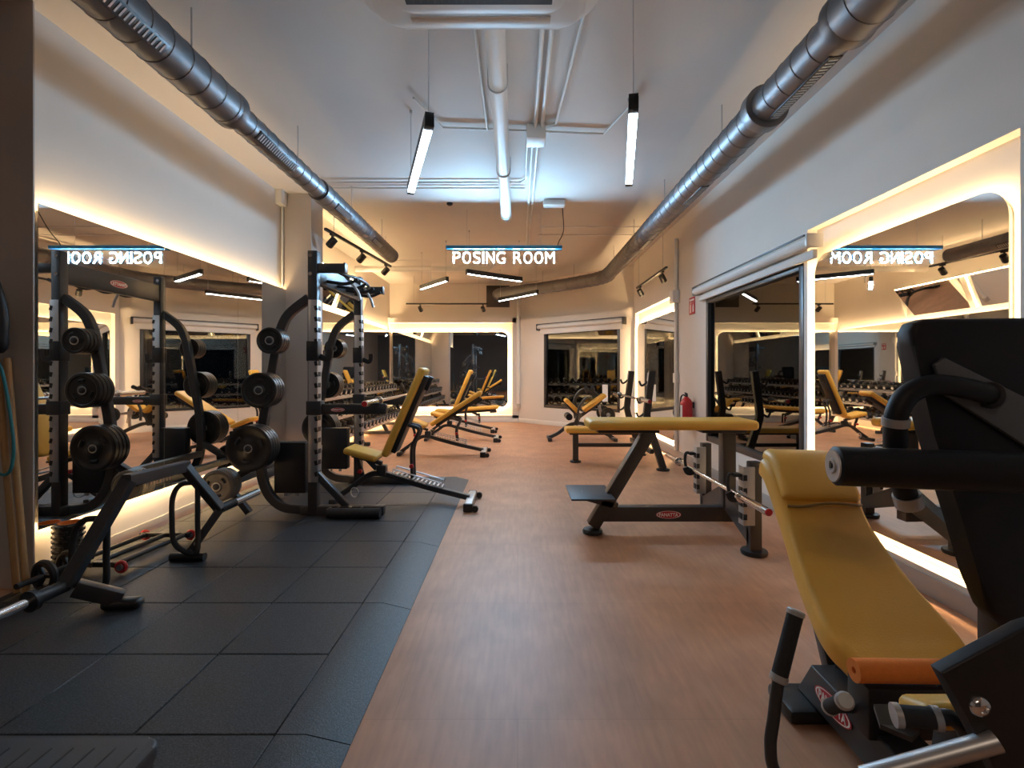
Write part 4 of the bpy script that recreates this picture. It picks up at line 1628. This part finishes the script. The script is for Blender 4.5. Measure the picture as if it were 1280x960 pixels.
# pendant lamps
LAMPZ = 2.80
PEND = [((-.535, 3.05), (-.906, 4.24), 'near left glowing linear pendant lamp, slanting away to the left'),
        ((.658, 2.845), (.899, 4.055), 'near right glowing linear pendant lamp, nearly end on'),
        ((-1.785, 9.25), (-1.17, 8.36), 'linear pendant lamp left of and below the lettered sign'),
        ((-.79, 7.75), (.067, 8.43), 'linear pendant lamp hanging right below the lettered sign'),
        ((-.40, 10.83), (.39, 9.73), 'farthest linear pendant lamp by the back duct')]
for (p, q, lab) in PEND:
    p, q = Vector((*p, LAMPZ)), Vector((*q, LAMPZ))
    d = (q - p).normalized()
    s = d.cross(Vector((0, 0, 1)))
    r = thing('pendant_lamp', (p + q) / 2, lab, 'pendant lamp', 'linear pendant lamps')
    near = p.y < 4
    hw = .027
    z0, z1 = (-.012, .052) if near else (-.030, .045)
    zc, zh = (z0 + z1) / 2, z1 - z0
    b = MB()
    b.bar(p + Vector((0, 0, zc + (0 if near else .006))), q + Vector((0, 0, zc + (0 if near else .006))), hw * 2 - .002, zh - (0 if near else .012), bev=.002)
    for k in (-1, 1):
        b.bar(p + s * k * (hw - .0015) + Vector((0, 0, zc)), q + s * k * (hw - .0015) + Vector((0, 0, zc)), .003, zh, bev=0)
    for e, k in ((p, 1), (q, -1)):
        b.bar(e, e + d * k * (.06 if near else .012), hw * 2 + .002, .07 if near else zh, bev=.001)
    b.build('housing', BLACK, r)
    b = MB()
    if near:
        b.bar(p + d * .055 + Vector((0, 0, -.024)), q - d * .055 + Vector((0, 0, -.024)), hw * 2 - .004, .024, bev=.003)
    else:
        b.bar(p + d * .012 + Vector((0, 0, -.026)), q - d * .012 + Vector((0, 0, -.026)), hw * 2 - .008, .006, bev=0)
    b.build('diffuser', COOL if near else COOLFAR, r)
    for e in (p + d * .05, q - d * .05):
        b = MB()
        b.lathe(e + Vector((0, 0, z1 - .002)), (0, 0, 1), [(0, .0025), (CZ - .02 - LAMPZ - z1, .0025), (CZ - .02 - LAMPZ - z1, .012), (CZ - LAMPZ - z1 + .002, .012)], 10)
        b.build('suspension_wire', STEEL, r)

# lettered sign
SGY = 6.78
sgn = thing('lettered_sign', (-.2, SGY, 2.9), 'glowing white and blue POSING ROOM sign hanging from the ceiling', 'sign')
cxs = (630 - 647) / F * SGY
zs = CAM_H + (463 - 322.5) / F * SGY
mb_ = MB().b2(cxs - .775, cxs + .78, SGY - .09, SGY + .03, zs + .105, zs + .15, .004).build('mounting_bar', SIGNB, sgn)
mb_['label'] = 'metal bar tinted with the blue letter glow'
LET = 'POSING ROOM'
wd = {'I': .38, ' ': .62, 'M': 1.16, 'O': 1.06, 'G': 1.06, 'N': 1.0, 'P': .92, 'S': .92, 'R': 1.0}
tot = sum(wd[c] for c in LET)
x = cxs - .70
for c in LET:
    step = 1.40 * wd[c] / tot
    if c != ' ':
        lt = text_obj('letter', c, .228, .014, SIGNM, plane_M((x + step / 2, SGY - .005, zs), (1, 0, 0), (0, 0, 1)), sgn, offset=-.0035, width=step * (.76 if c != 'I' else .42))
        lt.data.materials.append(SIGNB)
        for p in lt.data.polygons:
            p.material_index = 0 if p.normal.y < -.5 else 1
    x += step
for x in (cxs - .5, cxs + .5):
    MB().cyl((x, SGY + .0, zs + .14), (x, SGY + .0, CZ), .0025, 6).build('suspension_wire', STEEL, sgn)
MB().tube([(cxs + .72, SGY + .03, zs + .14), (cxs + .74, SGY + .03, zs + .22), (cxs + .80, SGY - .05, zs + .36), (.58, 6.5, CZ - .05)], .006, 8).build('power_cable', BLACK, sgn)


# track lights
def spot(r, p, aim):
    p = Vector(p)
    aim = Vector(aim).normalized()
    b = MB()
    b.cyl(p, p + Vector((0, 0, -.07)), .012, 10)
    b.box(p + Vector((0, 0, -.012)), (.03, .10, .024), None, .003)
    c = p + Vector((0, 0, -.10))
    b.lathe(c - aim * .06, aim, [(0, .02), (.01, .045), (.12, .048), (.13, .044), (.115, .038)], 20)
    s = b.build('spot_head', BLACK, r)
    MB().cyl(c + aim * .055, c + aim * .058, .037, 16).build('lens', SATIN, s)


t1 = thing('track_light', (-2.2, 7.0, 3.0), 'black track light rail with spot heads beside the left duct', 'track light', 'track lights')
MB().bar((-2.34, 6.1, 3.0), (-2.10, 8.3, 3.0), .034, .034).build('rail', BLACK, t1)
for k in (.08, .48, .9):
    spot(t1, Vector((-2.34, 6.1, 2.985)).lerp(Vector((-2.10, 8.3, 2.985)), k), (-.7, .3, -.6))
b = MB()
for k in (.1, .9):
    p = Vector((-2.34, 6.1, 3.0)).lerp(Vector((-2.10, 8.3, 3.0)), k)
    b.cyl(p, (p.x, p.y, CZ), .004, 6)
b.build('hanger_rod', STEEL, t1)
t2 = thing('track_light', (-1.6, 11.5, 2.8), 'black track light rail with two spot heads on the back wall', 'track light', 'track lights')
MB().bar((-2.58, 11.6, 2.82), (-.68, 11.6, 2.82), .034, .034).build('rail', BLACK, t2)
for x in (-2.25, -.80):
    spot(t2, (x, 11.6, 2.805), (.2, .7, -.6))
b = MB()
for x in (-2.4, -.9):
    b.cyl((x, 11.6, 2.82), (x, 11.6, CZ), .004, 6)
b.build('hanger_rod', STEEL, t2)
t3 = thing('track_light', (2.2, 8.3, 2.8), 'black track light rail with two spot heads above the far right niche', 'track light', 'track lights')
MB().bar((2.2, 7.4, 2.8), (2.2, 9.25, 2.8), .034, .034).build('rail', BLACK, t3)
for y in (7.62, 9.0):
    spot(t3, (2.2, y, 2.785), (.5, .4, -.7))
b = MB()
for y in (7.6, 9.1):
    b.cyl((2.2, y, 2.8), (2.2, y, CZ), .004, 6)
b.build('hanger_rod', STEEL, t3)

# ---------------------------------------------------------------- wall fittings
jl = thing('cable_trunking', (XL + .03, 6.08, 2.3), 'white junction box with a thin pipe dropping down the left wall edge', 'junction box')
MB().b2(XL, XL + .08, 6.0, 6.14, 3.28, 3.46, .006).build('box', WHITE, jl)
MB().cyl((XL + .03, 6.12, 2.30), (XL + .03, 6.12, 3.30), .013, 10).build('pipe', WHITE, jl)
jr = thing('cable_trunking', (XR - .03, 7.35, 1.5), 'white vertical pipe with a box on the pier left of the fire sign', 'junction box')
MB().cyl((XR - .03, 7.31, .12), (XR - .03, 7.31, 3.2), .028, 12).build('pipe', WHITE, jr)
MB().b2(XR - .10, XR, 7.23, 7.40, 2.26, 2.44, .006).build('box', WHITE, jr)
MB().b2(XR - .06, XR, 7.25, 7.37, 1.10, 1.24, .006).build('socket', WHITE, jr)
bk = thing('wall_pipe', (.03, YB - .04, .3), 'white vertical pipe on the back wall right of the rounded mirror', 'pipe')
MB().cyl((.02, YB - .05, .36), (.02, YB - .05, CZ), .045, 14).build('pipe', WHITE, bk)
MB().cyl((.02, YB - .05, .36), (.02, YB - .05, .46), .055, 14).build('pipe_collar', SATIN, bk)

fe = thing('fire_extinguisher', (XR - .09, 6.67, .62), 'red fire extinguisher hanging on the right pier', 'fire extinguisher')
b = MB()
b.lathe((XR - .095, 6.67, .53), (0, 0, 1), [(0, .05), (.0, .072), (.02, .078), (.32, .078), (.36, .06), (.39, .028), (.40, .022)], 24)
b.build('cylinder', RED, fe)
MB().lathe((XR - .095, 6.67, .515), (0, 0, 1), [(0, .06), (.0, .079), (.035, .080), (.035, .06)], 24).build('base_ring', BLACK, fe)
b = MB()
b.cyl((XR - .095, 6.67, .92), (XR - .095, 6.67, .975), .018, 12)
b.bar((XR - .095, 6.67, .975), (XR - .14, 6.59, .985), .02, .012)
b.bar((XR - .095, 6.67, .955), (XR - .15, 6.58, .945), .02, .012)
b.tube([(XR - .095, 6.70, .955), (XR - .13, 6.77, .93), (XR - .15, 6.76, .78), (XR - .15, 6.75, .62)], .010, 8)
b.build('valve_and_hose', BLACK, fe)
b = MB()
for k in range(9):
    a0 = PI * .80 + .13 * k
    a1 = a0 + .13
    q = []
    for a, z in ((a0, .66), (a1, .66), (a1, .82), (a0, .82)):
        q.append((XR - .095 + .0788 * math.cos(a), 6.67 + .0788 * math.sin(a), z))
    b.bm.faces.new([b.bm.verts.new(v) for v in q])
b.build('label_sticker', PAPER, fe)
MB().b2(XR - .03, XR, 6.64, 6.70, .78, .86, .004).build('wall_bracket', BLACK, fe)
es = thing('fire_sign', (XR - .004, 6.70, 2.14), 'small red fire equipment sign with white pictogram on the right pier', 'sign')
MB().b2(XR - .008, XR, 6.61, 6.82, 2.03, 2.26, .002).build('sign_board', RED, es)
b = MB()
xs_ = XR - .0095
for ya, yb_, za, zb in ((6.745, 6.78, 2.055, 2.16), (6.755, 6.77, 2.16, 2.185), (6.735, 6.77, 2.185, 2.195), (6.63, 6.80, 2.21, 2.235)):
    b.b2(xs_, xs_ + .001, ya, yb_, za, zb)
b.prism([(xs_, 6.685, 2.06), (xs_, 6.64, 2.06), (xs_, 6.645, 2.13), (xs_, 6.66, 2.165), (xs_, 6.68, 2.13)], (.001, 0, 0))
b.build('pictogram', LOGO_WHITE, es)
